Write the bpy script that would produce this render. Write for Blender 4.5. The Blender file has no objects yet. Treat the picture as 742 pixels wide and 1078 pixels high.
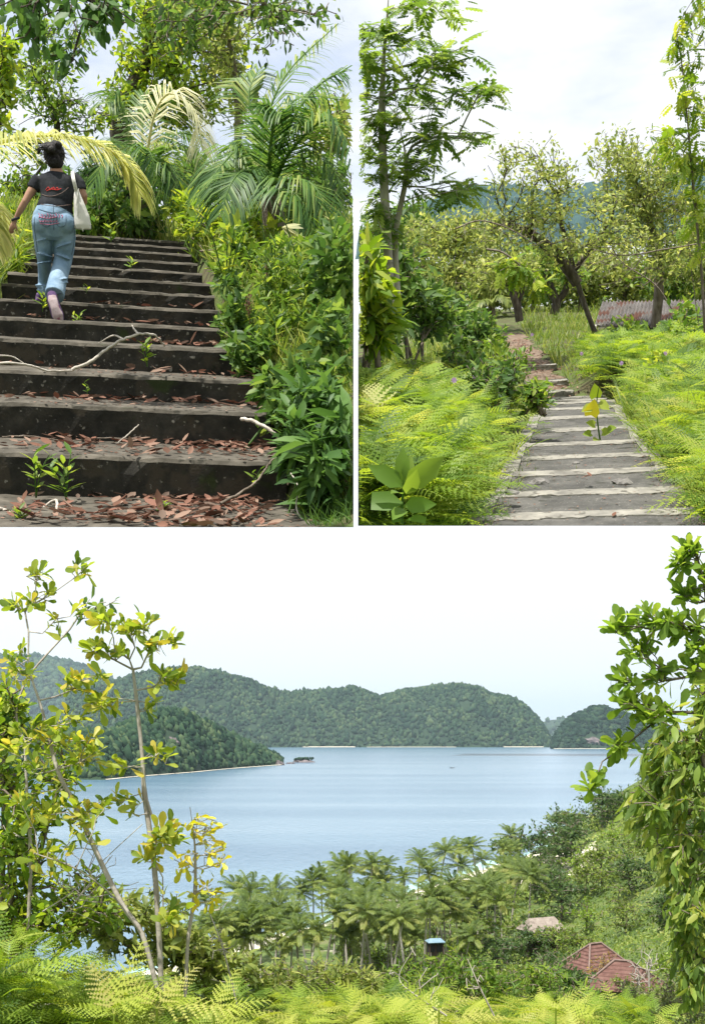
import bpy, bmesh, math, random
import numpy as np
from mathutils import Vector, Matrix
R = math.radians
PI = math.pi
sc = bpy.context.scene
C = sc.collection

# ---------------------------------------------------------------- camera, sky, sun, exposure
F, XC, YH = 1200.0, 371.0, 775.0          # focal length, centre column and horizon row in photo pixels
cam = bpy.data.cameras.new('camera'); camo = bpy.data.objects.new('camera', cam); C.objects.link(camo)
camo.location = (0, 0, 0); camo.rotation_euler = (R(90), 0, 0)
cam.sensor_fit = 'HORIZONTAL'; cam.sensor_width = 36; cam.lens = 36 * F / 742
cam.shift_y = (YH - 539) / 742; cam.clip_start = 0.05; cam.clip_end = 90000
sc.camera = camo

SUN = Vector((-0.20, -0.36, 0.91)).normalized()
sun = bpy.data.lights.new('sun', 'SUN'); suno = bpy.data.objects.new('sun', sun); C.objects.link(suno)
sun.energy = 5.0; sun.angle = R(0.55); sun.color = (1.0, 0.955, 0.88)
suno.rotation_euler = SUN.to_track_quat('Z', 'Y').to_euler()

w = bpy.data.worlds.new('World'); sc.world = w; w.use_nodes = True
nt = w.node_tree; nt.nodes.clear()
def N(nt, t, **k):
    n = nt.nodes.new(t)
    for a, b in k.items(): setattr(n, a, b)
    return n
sky = N(nt, 'ShaderNodeTexSky', sky_type='NISHITA', sun_disc=False)
sky.sun_elevation = math.asin(SUN.z); sky.sun_rotation = math.atan2(SUN.x, SUN.y)
b1 = N(nt, 'ShaderNodeBackground'); b1.inputs[1].default_value = 0.15
b2 = N(nt, 'ShaderNodeBackground'); b2.inputs[0].default_value = (1, 1, 1, 1); b2.inputs[1].default_value = 0.66
tc = N(nt, 'ShaderNodeTexCoord'); sp = N(nt, 'ShaderNodeSeparateXYZ')
mp = N(nt, 'ShaderNodeMapping'); mp.inputs['Scale'].default_value = (1.0, 1.0, 3.2); mp.inputs['Location'].default_value = (0.3, 0.1, 0.4)
nz = N(nt, 'ShaderNodeTexNoise'); nz.inputs['Scale'].default_value = 2.3; nz.inputs['Detail'].default_value = 7; nz.inputs['Roughness'].default_value = 0.6
cr = N(nt, 'ShaderNodeMapRange'); cr.inputs[1].default_value = 0.34; cr.inputs[2].default_value = 0.54; cr.inputs[3].default_value = 0.40; cr.inputs[4].default_value = 1.0
el = N(nt, 'ShaderNodeMapRange'); el.inputs[1].default_value = 0.20; el.inputs[2].default_value = 0.52; el.inputs[3].default_value = 0.97; el.inputs[4].default_value = 0.0
mx = N(nt, 'ShaderNodeMath', operation='MAXIMUM'); ms = N(nt, 'ShaderNodeMixShader'); wo = N(nt, 'ShaderNodeOutputWorld')
L = nt.links.new
L(tc.outputs['Generated'], sp.inputs[0]); L(tc.outputs['Generated'], mp.inputs[0]); L(mp.outputs[0], nz.inputs[0])
L(nz.outputs[0], cr.inputs[0]); L(sp.outputs[2], el.inputs[0]); L(cr.outputs[0], mx.inputs[0]); L(el.outputs[0], mx.inputs[1])
L(sky.outputs[0], b1.inputs[0]); L(mx.outputs[0], ms.inputs[0]); L(b1.outputs[0], ms.inputs[1]); L(b2.outputs[0], ms.inputs[2]); L(ms.outputs[0], wo.inputs[0])

sc.view_settings.view_transform = 'Standard'; sc.view_settings.look = 'None'
sc.view_settings.exposure = 0.80; sc.view_settings.gamma = 1; sc.view_settings.use_curve_mapping = False
sc.cycles.max_bounces = 6; sc.cycles.diffuse_bounces = 3; sc.cycles.glossy_bounces = 2; sc.cycles.transmission_bounces = 4
sc.cycles.transparent_max_bounces = 4; sc.cycles.volume_bounces = 0; sc.cycles.caustics_reflective = False; sc.cycles.caustics_refractive = False

# ---------------------------------------------------------------- frames: the photograph is a triptych, so the scene is three places
# Each place is one rigid block of ground with its own up direction; sizes inside it are real sizes in metres.
def ray(px, py): return Vector(((px - XC) / F, 1.0, (YH - py) / F))
class Frame:
    def __init__(s, xc=None, yh=None, planes=()):
        if xc is None: s.f, s.u, s.r = Vector((0, 1, 0)), Vector((0, 0, 1)), Vector((1, 0, 0))
        else:
            s.f = ray(xc, yh).normalized(); b = ray(xc, yh - 100)
            s.u = (b - b.dot(s.f) * s.f).normalized(); s.r = s.f.cross(s.u)
        s.M = Matrix((s.r, s.f, s.u)).transposed().to_4x4()
        s.planes = [(Vector(n), d) for n, d in planes]          # world half spaces n.p >= d that bound the block
    def loc(s, px, py, D):
        d = ray(px, py); l = Vector((d.dot(s.r), d.dot(s.f), d.dot(s.u))); return l * (D / l.y)
    def pix(s, p):
        q = s.M @ Vector(p); return (XC + F * q.x / q.y, YH - F * q.z / q.y)
    def ppm(s, px, py, D):
        a = s.loc(px, py, D); return 10.0 / ((s.loc(px + 10, py, D) - a).length)
    def local_planes(s, off):
        out = []
        for n, d in s.planes:
            nl = s.M.to_3x3().transposed() @ n; out.append((nl, d - nl.dot(Vector(off))))
        return out
_k = (YH - 555) / F
A = Frame(186, 345, [((-1, 1 / F * 1.0, 0), 0), ((0, -_k, 1), 0.0)])
B = Frame(560, 290, [((1, -6 / F, 0), 0), ((0, -_k - 1.5 / F, 1), 0.0)])
W = Frame(planes=[((0, (YH - 560) / F, -1), 0)])

# ---------------------------------------------------------------- objects
def setp(o, label=None, cat=None, group=None, kind=None):
    if label: o['label'] = label
    if cat: o['category'] = cat
    if group: o['group'] = group
    if kind: o['kind'] = kind
    return o
def thing(name, label, cat, fr=W, loc=(0, 0, 0), rz=0, group=None, kind=None):
    o = bpy.data.objects.new(name, None); C.objects.link(o); o.empty_display_size = 0.1
    o.matrix_world = fr.M @ Matrix.Translation(Vector(loc)) @ Matrix.Rotation(rz, 4, 'Z')
    return setp(o, label, cat, group, kind)
def link(name, me, mat, parent=None, fr=None, loc=(0, 0, 0)):
    o = bpy.data.objects.new(name, me); C.objects.link(o)
    if mat is not None:
        for m in (mat if isinstance(mat, (list, tuple)) else [mat]): me.materials.append(m)
    if parent is not None: o.parent = parent
    elif fr is not None: o.matrix_world = fr.M @ Matrix.Translation(Vector(loc))
    return o
def copy_tree(o, mw):
    c = o.copy(); C.objects.link(c); c.matrix_world = mw
    for ch in o.children:
        d = ch.copy(); C.objects.link(d); d.parent = c
        for g in ch.children:
            e = g.copy(); C.objects.link(e); e.parent = d
    return c

class Cloud:
    """numpy polygon soup: many small faces merged into one mesh, with a random value per face"""
    def __init__(s): s.V = []; s.P = []; s.n = 0
    def add(s, V, Fc, rnd=0.5, mi=0):
        V = np.asarray(V, dtype=np.float64).reshape(-1, 3); Fc = np.asarray(Fc, dtype=np.int64)
        if len(Fc) == 0: return
        r = np.broadcast_to(np.asarray(rnd, dtype=np.float32), (len(Fc),)).copy()
        s.V.append(V); s.P.append((Fc + s.n, r, mi)); s.n += len(V)
    def inst(s, T, pos, d, nrm, scale, rnd, mi=0):
        """instances of template T=(verts, faces): +y follows d, +z follows nrm"""
        TV, TF = T; pos = np.asarray(pos, float).reshape(-1, 3); k = len(pos)
        if k == 0: return
        d = unit(np.asarray(d, float).reshape(-1, 3)); nr = np.asarray(nrm, float).reshape(-1, 3)
        side = np.cross(d, nr); bad = np.linalg.norm(side, axis=1) < 1e-4; side[bad] = (1, 0, 0); side = unit(side); nr = np.cross(side, d)
        sc_ = np.asarray(scale, float)
        if sc_.ndim == 0: sc_ = np.full(k, float(sc_))
        if sc_.ndim == 1: sc_ = np.stack([sc_] * 3, 1)
        M = np.stack([side * sc_[:, :1], d * sc_[:, 1:2], nr * sc_[:, 2:3]], 2)      # k,3,3
        V = np.einsum('kij,nj->kni', M, TV) + pos[:, None, :]
        Fc = (TF[None] + (np.arange(k) * len(TV))[:, None, None]).reshape(-1, TF.shape[1])
        s.add(V.reshape(-1, 3), Fc, np.repeat(np.broadcast_to(rnd, (k,)), len(TF)), mi)
    def clip(s, planes):
        if not planes or not s.V: return
        V = np.concatenate(s.V); ok = np.ones(len(V), bool)
        for n, d in planes: ok &= (V @ np.array(n)) >= d
        s.P = [(f[m], r[m], mi) for f, r, mi in s.P for m in [ok[f].all(1)] if m.any()]
    def mesh(s, name, smooth=False):
        me = bpy.data.meshes.new(name)
        if not s.P: return me
        V = np.concatenate(s.V); flat = np.concatenate([f.ravel() for f, _, _ in s.P])
        used, inv = np.unique(flat, return_inverse=True); V = V[used]; flat = inv
        tot = np.concatenate([np.full(len(f), f.shape[1]) for f, _, _ in s.P]); st = np.concatenate([[0], np.cumsum(tot)[:-1]])
        me.vertices.add(len(V)); me.vertices.foreach_set('co', V.astype(np.float32).ravel())
        me.loops.add(len(flat)); me.loops.foreach_set('vertex_index', flat.astype(np.int32))
        me.polygons.add(len(tot)); me.polygons.foreach_set('loop_start', st.astype(np.int32)); me.polygons.foreach_set('loop_total', tot.astype(np.int32))
        me.polygons.foreach_set('material_index', np.concatenate([np.full(len(f), mi) for f, _, mi in s.P]).astype(np.int32))
        if smooth: me.polygons.foreach_set('use_smooth', np.ones(len(tot), bool))
        at = me.attributes.new('rnd', 'FLOAT', 'FACE'); at.data.foreach_set('value', np.concatenate([r for _, r, _ in s.P]).astype(np.float32))
        me.update(calc_edges=True); return me
    def obj(s, name, mat, parent=None, fr=None, loc=(0, 0, 0), smooth=False, planes=None):
        """vertices are relative to loc in frame fr; parent, when given, already sits at loc"""
        if planes is None and fr is not None: planes = fr.local_planes(loc)
        s.clip(planes); return link(name, s.mesh(name, smooth), mat, parent, None if parent else fr, loc)
def unit(a): return a / np.maximum(np.linalg.norm(a, axis=-1, keepdims=True), 1e-9)
rg = np.random.default_rng(7)
def rnd(*s): return rg.random(s)
def rndn(*s): return rg.normal(size=s)

def cut(bm, planes, fill=True):
    for n, d in planes:
        n = Vector(n); geom = bm.verts[:] + bm.edges[:] + bm.faces[:]
        r = bmesh.ops.bisect_plane(bm, geom=geom, plane_co=n.normalized() * (d / n.length), plane_no=n, clear_inner=True)
        if fill:
            ed = [e for e in r['geom_cut'] if isinstance(e, bmesh.types.BMEdge)]
            if ed: bmesh.ops.holes_fill(bm, edges=ed, sides=0)
def bm_obj(name, bm, mat, parent=None, fr=None, loc=(0, 0, 0), smooth=False, clip=False):
    if clip: cut(bm, fr.local_planes(loc))
    me = bpy.data.meshes.new(name); bm.to_mesh(me); bm.free()
    if smooth:
        for p in me.polygons: p.use_smooth = True
    return link(name, me, mat, parent, None if parent else fr, loc)
def box(bm, c, s, bevel=0, rot=None):
    r = bmesh.ops.create_cube(bm, size=1); vs = r['verts']
    for v in vs:
        v.co = Vector((v.co.x * s[0], v.co.y * s[1], v.co.z * s[2]))
        if rot is not None: v.co = rot @ v.co
        v.co += Vector(c)
    if bevel: bmesh.ops.bevel(bm, geom=list({e for v in vs for e in v.link_edges}), offset=bevel, segments=1, affect='EDGES')

# ---------------------------------------------------------------- materials
def newmat(name):
    m = bpy.data.materials.new(name); m.use_nodes = True; t = m.node_tree; t.nodes.clear()
    o = N(t, 'ShaderNodeOutputMaterial'); return m, t, o
def ramp(t, cols, src, lo=0.0, hi=1.0):
    r = N(t, 'ShaderNodeValToRGB'); e = r.color_ramp.elements
    while len(e) < len(cols): e.new(0.5)
    for i, c in enumerate(cols):
        e[i].position = lo + (hi - lo) * i / max(1, len(cols) - 1); e[i].color = (*c, 1)
    t.links.new(src, r.inputs[0]); return r.outputs[0]
def leafmat(name, cols, trans=0.35, rough=0.45, spec=0.3, tcol=None, gain=1.18):
    cols = [tuple(min(.8, v * gain) for v in c) for c in cols]
    m, t, o = newmat(name); a = N(t, 'ShaderNodeAttribute', attribute_name='rnd')
    col = ramp(t, cols, a.outputs['Fac'])
    p = N(t, 'ShaderNodeBsdfPrincipled'); p.inputs['Roughness'].default_value = rough; p.inputs['Specular IOR Level'].default_value = spec
    tr = N(t, 'ShaderNodeBsdfTranslucent'); hs = N(t, 'ShaderNodeHueSaturation'); hs.inputs['Hue'].default_value = 0.485; hs.inputs['Saturation'].default_value = 1.1; hs.inputs['Value'].default_value = 1.5
    mi = N(t, 'ShaderNodeMixShader'); mi.inputs[0].default_value = trans
    t.links.new(col, p.inputs['Base Color']); t.links.new(col, hs.inputs['Color']); t.links.new(hs.outputs[0], tr.inputs[0])
    t.links.new(p.outputs[0], mi.inputs[1]); t.links.new(tr.outputs[0], mi.inputs[2]); t.links.new(mi.outputs[0], o.inputs[0]); return m
def noisemat(name, cols, scale=5, detail=6, rough=0.85, bump=0.0, bscale=None, lo=0.3, hi=0.7, spec=0.3, extra=None, coord='Object', bdist=0.02, roughness=0.6, mscale=(1, 1, 1)):
    m, t, o = newmat(name); c = N(t, 'ShaderNodeTexCoord'); mp = N(t, 'ShaderNodeMapping'); mp.inputs['Scale'].default_value = mscale
    n = N(t, 'ShaderNodeTexNoise'); n.inputs['Scale'].default_value = scale; n.inputs['Detail'].default_value = detail; n.inputs['Roughness'].default_value = roughness
    t.links.new(c.outputs[coord], mp.inputs[0]); t.links.new(mp.outputs[0], n.inputs[0]); col = ramp(t, cols, n.outputs[0], lo, hi)
    p = N(t, 'ShaderNodeBsdfPrincipled'); p.inputs['Roughness'].default_value = rough; p.inputs['Specular IOR Level'].default_value = spec
    if extra:                                  # (colour, scale, threshold): blotches of another colour
        for (ec, es, th) in extra:
            n2 = N(t, 'ShaderNodeTexNoise'); n2.inputs['Scale'].default_value = es; n2.inputs['Detail'].default_value = 5
            t.links.new(c.outputs[coord], n2.inputs[0]); mr = N(t, 'ShaderNodeMapRange'); mr.inputs[1].default_value = th; mr.inputs[2].default_value = th + 0.06
            t.links.new(n2.outputs[0], mr.inputs[0]); mm = N(t, 'ShaderNodeMix', data_type='RGBA'); mm.inputs[7].default_value = (*ec, 1)
            t.links.new(mr.outputs[0], mm.inputs[0]); t.links.new(col, mm.inputs[6]); col = mm.outputs[2]
    t.links.new(col, p.inputs['Base Color'])
    if bump:
        n3 = N(t, 'ShaderNodeTexNoise'); n3.inputs['Scale'].default_value = bscale or scale * 4; n3.inputs['Detail'].default_value = 8
        t.links.new(c.outputs[coord], n3.inputs[0]); bu = N(t, 'ShaderNodeBump'); bu.inputs['Strength'].default_value = bump; bu.inputs['Distance'].default_value = bdist
        t.links.new(n3.outputs[0], bu.inputs['Height']); t.links.new(bu.outputs[0], p.inputs['Normal'])
    t.links.new(p.outputs[0], o.inputs[0]); return m

# ---------------------------------------------------------------- leaf templates (+y is the leaf axis, length 1)
def T_oval(w=0.42, fold=0.12, droop=0.12, tip=1.0):
    ys = [0, .3, .68, 1.0]; ws = [.04, .46 * w * 2, .42 * w * 2, 0.02]
    V = []; 
    for y, ww in zip(ys, ws):
        z = -droop * y * y
        V += [(-ww / 2, y, z + fold * ww), (0, y, z), (ww / 2, y, z + fold * ww)]
    Fc = []
    for i in range(3):
        a = i * 3; Fc += [(a, a + 1, a + 4, a + 3), (a + 1, a + 2, a + 5, a + 4)]
    return np.array(V), np.array(Fc)
def T_dia(w=0.45, droop=0.1):
    return np.array([(0, 0, 0), (w / 2, .5, -.03), (0, 1, -droop), (-w / 2, .5, -.03)]), np.array([(0, 1, 2, 3)])
def T_fold(w=0.45, droop=0.1):
    return np.array([(0, 0, 0), (w / 2, .45, .05), (0, 1, -droop), (-w / 2, .45, .05), (0, .45, -.02)]), np.array([(0, 1, 2, 4), (0, 4, 2, 3)])
def T_blade(w=0.03, droop=0.45, n=4):
    V = []; 
    for i in range(n + 1):
        t = i / n; ww = w * (1 - t ** 1.6) * .5 + .001; z = -droop * t ** 2.2; y = t * (1 - .25 * droop * t)
        V += [(-ww, y, z), (ww, y, z)]
    return np.array(V), np.array([(2 * i, 2 * i + 1, 2 * i + 3, 2 * i + 2) for i in range(n)])
def T_fern(np_=9, sub=6, w=0.34, droop=0.35, wide=0.17):
    """one bipinnate fern frond: narrow toothed pinnae standing apart from each other"""
    V = []; Fc = []
    def tri(a, b, c): V.extend([a, b, c]); Fc.append((len(V) - 3, len(V) - 2, len(V) - 1))
    for i in range(np_):
        t = .14 + .84 * (i / np_) ** .92; z0 = -droop * t * t; L_ = w * (1.08 - t) ** .75 * (1 if i else .8) + .02
        for sd in (-1, 1):
            k = 1 + .12 * math.sin(i * 5.1 + sd); ax = Vector((sd * .88 * k, .46 / k, -.10 - .25 * t)); pr = Vector((-.46 * sd, .88, 0)); o = Vector((0, t + .012 * sd, z0))
            for j in range(sub):
                u = j / sub; wd = L_ * wide * (1 - u * .8); sg = Vector((0, 0, -.16 * L_ * u * u)); p = o + ax * (L_ * u) + sg; q = o + ax * (L_ * (u + 1.02 / sub)) + sg; md = o + ax * (L_ * (u + .9 / sub)) + sg
                tri(p, q, md + pr * wd); tri(q, p, md - pr * wd)
    n = 6
    for i in range(n):
        a, b = i / n, (i + 1) / n; V.extend([(-.007, a, -droop * a * a), (.007, a, -droop * a * a), (0, b, -droop * b * b)]); Fc.append((len(V) - 3, len(V) - 2, len(V) - 1))
    return np.array([tuple(v) for v in V]), np.array(Fc)
def T_obov(w=.42, fold=.1, cup=.12):
    ys = [0, .35, .72, .93, 1.0]; ws = [.05, .52 * w, w, .62 * w, .04]; V = []; Fc = []
    for y, ww in zip(ys, ws):
        z = -cup * y * y; V += [(-ww / 2, y, z + fold * ww), (0, y, z), (ww / 2, y, z + fold * ww)]
    for i in range(4): a = i * 3; Fc += [(a, a + 1, a + 4, a + 3), (a + 1, a + 2, a + 5, a + 4)]
    return np.array(V), np.array(Fc)
def T_pinnate(n=9, ll=0.24, w=0.42, droop=0.3, pair=True):
    """a compound leaf: leaflets in two rows along a thin stalk"""
    V = []; Fc = []
    for i in range(n):
        t = .15 + .85 * i / (n - 1); z = -droop * t * t; l = ll * (.75 + .5 * math.sin(PI * t))
        for sd in ((-1, 1) if i < n - 1 else (0,)):
            d = Vector((sd * .88, .42 if sd else 1, -.25)).normalized(); s_ = Vector((.42, -.88 * sd if sd else 0, 0)) if sd else Vector((1, 0, 0)); s_.normalize()
            o = Vector((0, t, z)); b = len(V); m_ = o + d * l * .5
            V += [tuple(o), tuple(m_ + s_ * l * w / 2), tuple(o + d * l + Vector((0, 0, -.03))), tuple(m_ - s_ * l * w / 2)]; Fc.append((b, b + 1, b + 2, b + 3))
    b = len(V); V += [(-.008, 0, 0), (.008, 0, 0), (.004, 1, -droop), (-.004, 1, -droop)]; Fc.append((b, b + 1, b + 2, b + 3))
    return np.array(V), np.array(Fc)
OV, OVW, DIA, FOLD, FERN, FERNL, PIN = T_oval(), T_oval(.30), T_dia(), T_fold(), T_fern(), T_fern(7, 3, .36, .35, .22), T_pinnate(6, .34, .52, .22)
FERN2, FERN3 = T_fern(8, 6, .40, .55, .19), T_fern(10, 5, .27, .15, .21)
OBO = T_obov(); LANCE = T_oval(.2, .1, .25); BLADE = T_blade(); BLADEW = T_blade(.06, .35)

# ---------------------------------------------------------------- branches
def tube_cloud(cl, pts, rads, n=6, rnd_=0.5, cap=True, mi=0):
    pts = np.asarray(pts, float); rads = np.asarray(rads, float); m = len(pts)
    T = np.gradient(pts, axis=0) if m > 2 else np.repeat((pts[1:] - pts[:1]), m, 0); T = unit(T)
    ref = np.array([0.31, 0.17, 0.93]) if abs(T[0][2]) < .8 else np.array([1., .1, .1])
    s = unit(np.cross(T, ref)); u = np.cross(s, T); a = np.arange(n) * 2 * PI / n
    V = pts[:, None] + rads[:, None, None] * (np.cos(a)[None, :, None] * s[:, None] + np.sin(a)[None, :, None] * u[:, None])
    Fc = [(i * n + j, i * n + (j + 1) % n, (i + 1) * n + (j + 1) % n, (i + 1) * n + j) for i in range(m - 1) for j in range(n)]
    cl.add(V.reshape(-1, 3), Fc, rnd_, mi)
def bez(p0, p1, p2, n=10):
    t = np.linspace(0, 1, n)[:, None]; p0, p1, p2 = map(np.array, (p0, p1, p2)); return (1 - t) ** 2 * p0 + 2 * t * (1 - t) * p1 + t * t * p2
def smooth_path(pts, k=5):
    """Catmull-Rom through the points"""
    P = [np.array(p, float) for p in pts]; P = [2 * P[0] - P[1]] + P + [2 * P[-1] - P[-2]]; out = []
    for i in range(1, len(P) - 2):
        for j in range(k):
            t = j / k; a, b, c, d = P[i - 1:i + 3]; out.append(.5 * ((2 * b) + (c - a) * t + (2 * a - 5 * b + 4 * c - d) * t * t + (3 * b - a - 3 * c + d) * t ** 3))
    out.append(P[-2]); return np.array(out)
class Skel:
    """branches grown from a trunk towards target points"""
    def __init__(s, stems, targets, seg=0.25, start=0.35, wig=0.12, up=0.25, back=0.35):
        pos = []; par = []; root = []
        for st in stems:
            base = len(pos)
            for i, p in enumerate(st): pos.append(np.array(p, float)); par.append(base + i - 1 if i else -1); root.append(i >= start * len(st))
        tg = np.asarray(targets, float); d0 = np.min(np.linalg.norm(tg[:, None] - np.array(pos)[None], axis=2), 1); s.tips = []
        cap = len(pos) + int(len(tg) * 40); X = np.zeros((cap, 3)); X[:len(pos)] = pos; ok = np.zeros(cap, bool); ok[:len(pos)] = root; n = len(pos); dist0 = np.zeros(cap)
        for t in tg[np.argsort(d0)]:
            dv = t - X[:n]; ds = np.linalg.norm(dv, axis=1) + 1e6 * ~ok[:n] + back * dist0[:n]
            ds += 0.6 * np.maximum(0, -(dv[:, 2])); i = int(np.argmin(ds)); v = t - X[i]; ln = np.linalg.norm(v)
            m = int(min(14, max(2, math.ceil(ln / seg))))
            mid = X[i] + v * .5 + np.array([0, 0, up * ln * .5]) + rndn(3) * wig * ln * .5; c = bez(X[i], mid, t, m + 1); c[1:-1] += rndn(m - 1, 3) * wig * seg * .5
            p_ = i
            for q in c[1:]:
                if n >= cap: break
                X[n] = q; par.append(p_); ok[n] = True; dist0[n] = dist0[p_] + seg; p_ = n; n += 1
            s.tips.append(p_)
        s.X = X[:n]; s.par = np.array(par[:n]); s.n = n
        cnt = np.zeros(n)
        for tp in s.tips: cnt[tp] += 1
        for i in range(n - 1, -1, -1):
            if s.par[i] >= 0: cnt[s.par[i]] += cnt[i]
        s.cnt = np.maximum(cnt, .5)
    def wood(s, cl, r0, rt=0.004, p=0.5, n=5):
        r = rt + (r0 - rt) * (s.cnt / s.cnt.max()) ** p; idx = np.where(s.par >= 0)[0]; pa = s.par[idx]
        a = s.X[pa]; b = s.X[idx]; d = b - a; T = unit(d); ref = np.where(np.abs(T[:, 2:3]) < .8, np.array([[.31, .17, .93]]), np.array([[1., .1, .1]]))
        s1 = unit(np.cross(T, ref)); u = np.cross(s1, T); ang = np.arange(n) * 2 * PI / n
        ra = np.minimum(r[pa], r[idx] * 1.35); ring = np.cos(ang)[None, :, None] * s1[:, None] + np.sin(ang)[None, :, None] * u[:, None]
        V = np.concatenate([a[:, None] + ring * ra[:, None, None], b[:, None] + T[:, None] * (r[idx] * .3)[:, None, None] + ring * r[idx][:, None, None]], 1)
        base = np.array([(j, (j + 1) % n, n + (j + 1) % n, n + j) for j in range(n)])
        Fc = (base[None] + (np.arange(len(idx)) * 2 * n)[:, None, None]).reshape(-1, 4); cl.add(V.reshape(-1, 3), Fc, .5)
    def leaf_sites(s, per=6, along=3, jit=0.03):
        """points on the outermost twigs, with the twig direction there"""
        P = []; Dv = []
        for tp in s.tips:
            ch = [tp]; 
            while len(ch) < along + 1 and s.par[ch[-1]] >= 0: ch.append(s.par[ch[-1]])
            a = s.X[ch]; 
            for k in range(per):
                t = (k / per) ** 1.3 * (len(ch) - 1); i = min(int(t), len(ch) - 2); f = t - i; P.append(a[i] * (1 - f) + a[i + 1] * f); Dv.append(a[i] - a[i + 1])
        P = np.array(P); return P + rndn(*P.shape) * jit, unit(np.array(Dv))
def leaves(cl, T, P, Dv, size, spread=0.9, droop=0.2, up=0.6, sv=0.4, clump=0.0, mi=0, off=0.0, flat=1.0):
    k = len(P); d = unit((Dv * 0.5 + rndn(k, 3) * spread) * np.array([1, 1, flat]) + np.array([0, 0, -droop])); nr = unit(rndn(k, 3) * (1 - up) + np.array([0, 0, up]))
    r = rg.random(k)
    if clump: r = np.clip(r * .6 + .4 * (0.5 + 0.5 * np.sin(P[:, 0] * clump + 1.3) * np.sin(P[:, 2] * clump * 1.3) * np.sin(P[:, 1] * clump * .9 + .4) * 1.6), 0, 1)
    cl.inst(T, P + d * off, d, nr, size * (1 + sv * rndn(k)).clip(.4, 1.7), r, mi)
def blob_pts(fr, blobs, loc):
    """targets inside crown blobs: (px, py, rx, ry, depth, rdepth, n) in photo pixels, depth in metres; relative to loc"""
    out = []
    for px, py, rx, ry, D, rd, n in blobs:
        v = unit(rndn(n, 3)) * (rnd(n, 1) ** .45)
        for a, b, c in v: out.append(fr.loc(px + a * rx, py + c * ry, D + b * rd) - Vector(loc))
    return np.array([tuple(p) for p in out])
def tree(name, label, cat, fr, base, D, trunk, blobs, lm, wm, size=0.1, T=FOLD, per=8, along=3, r0=0.08, rt=0.004, seg=0.3, start=.35, wig=.14, up=.2, jit=.03, kw=None, group=None, p=.8, stems=None, planes=None):
    """trunk: pixel points (px, py, depth) from the ground up"""
    kw = kw or {}; loc = fr.loc(*base, D); t = thing(name, label, cat, fr, loc, group=group)
    st = [smooth_path([tuple(fr.loc(*q) - loc) for q in s_], 4) for s_ in ([trunk] + (stems or []))]
    sk = Skel(st, blob_pts(fr, blobs, loc), seg, start, wig, up); pl = fr.local_planes(loc) if planes is None else planes
    wc = Cloud(); sk.wood(wc, r0, rt, p); wc.obj('trunk', wm, t, planes=pl, smooth=True)
    lc = Cloud(); P, Dv = sk.leaf_sites(per, along, jit); leaves(lc, T, P, Dv, size, **kw); lc.obj('crown', lm, t, planes=pl); return t
# ---------------------------------------------------------------- materials of the place
M_bark = noisemat('bark', [(.06, .045, .032), (.16, .13, .10), (.26, .22, .18)], 9, bump=.5, mscale=(1, 1, .35))
M_barkd = noisemat('dark_bark', [(.025, .02, .016), (.07, .055, .042), (.14, .12, .10)], 9, bump=.6, mscale=(1, 1, .35))
M_barkp = noisemat('pale_bark', [(.20, .17, .14), (.34, .31, .27), (.48, .45, .40)], 8, bump=.3, mscale=(1, 1, .4))
M_soil = noisemat('soil', [(.035, .028, .018), (.07, .06, .03), (.07, .10, .025), (.11, .14, .035)], 2.2, 8, .95, .6, 14, .32, .68)
M_riser = noisemat('dark_riser', [(.012, .012, .010), (.028, .026, .021), (.055, .050, .040)], 7, 8, .95, .7, 60, .3, .72, extra=[((.045, .038, .028), 4.5, .55), ((.19, .18, .155), 26, .64), ((.03, .04, .014), 3.1, .64)], bdist=.006)  # front faces: near black, with pale specks and mossy blotches
M_tread = noisemat('paler_tread', [(.045, .040, .030), (.075, .067, .052), (.135, .12, .095)], 6, 8, .92, .7, 50, .3, .72, extra=[((.03, .028, .02), 9, .6), ((.05, .055, .03), 2.4, .68)], bdist=.006)  # top faces: paler than the fronts, with dark and greenish blotches
M_crete = noisemat('weathered_concrete', [(.035, .034, .032), (.072, .07, .064), (.13, .124, .112)], 3.1, 9, .92, .7, 70, .3, .7, extra=[((.30, .29, .26), 55, .66), ((.035, .035, .028), 5, .62), ((.09, .10, .05), 2.2, .66)], bdist=.006, roughness=.75)
M_nose = noisemat('pale_step_edge', [(.11, .105, .092), (.20, .19, .165), (.29, .275, .235)], 5, 8, .9, .5, 60, .3, .7, extra=[((.09, .085, .07), 11, .58)], bdist=.004)
M_litter = leafmat('dead_leaf', [(.05, .03, .02), (.13, .065, .042), (.20, .10, .07), (.25, .17, .125), (.09, .065, .05)], .1, .8, .15, gain=1)
M_stick = noisemat('bleached_stick', [(.26, .23, .19), (.44, .40, .34), (.55, .51, .45)], 14, bump=.3)
M_weed = leafmat('weed_leaf', [(.045, .095, .016), (.09, .17, .028), (.16, .25, .04), (.26, .32, .06)], .48)
M_weedd = leafmat('deep_green_leaf', [(.03, .07, .016), (.06, .125, .026), (.10, .18, .038), (.18, .25, .055)], .45, .5, .3)
M_gloss = leafmat('glossy_leaf', [(.03, .075, .018), (.06, .13, .03), (.11, .20, .045)], .4, .5, .28)
M_leafd = leafmat('dark_leaf', [(.010, .032, .008), (.02, .055, .012), (.04, .09, .018)], .25, .4, .4)  # deepest of the leaf greens, for background shrubs
M_fine = leafmat('olive_leaf', [(.09, .13, .03), (.16, .21, .05), (.25, .30, .08), (.36, .38, .12)], .5)
M_fine2 = leafmat('fresh_leaf', [(.07, .13, .016), (.13, .22, .028), (.22, .31, .04), (.34, .38, .06)], .52)
M_grass = leafmat('grass_blade', [(.06, .11, .018), (.11, .18, .03), (.20, .26, .05), (.36, .35, .13)], .45)
M_straw = leafmat('dry_grass', [(.20, .18, .06), (.36, .32, .13), (.46, .42, .22)], .35)
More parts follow.
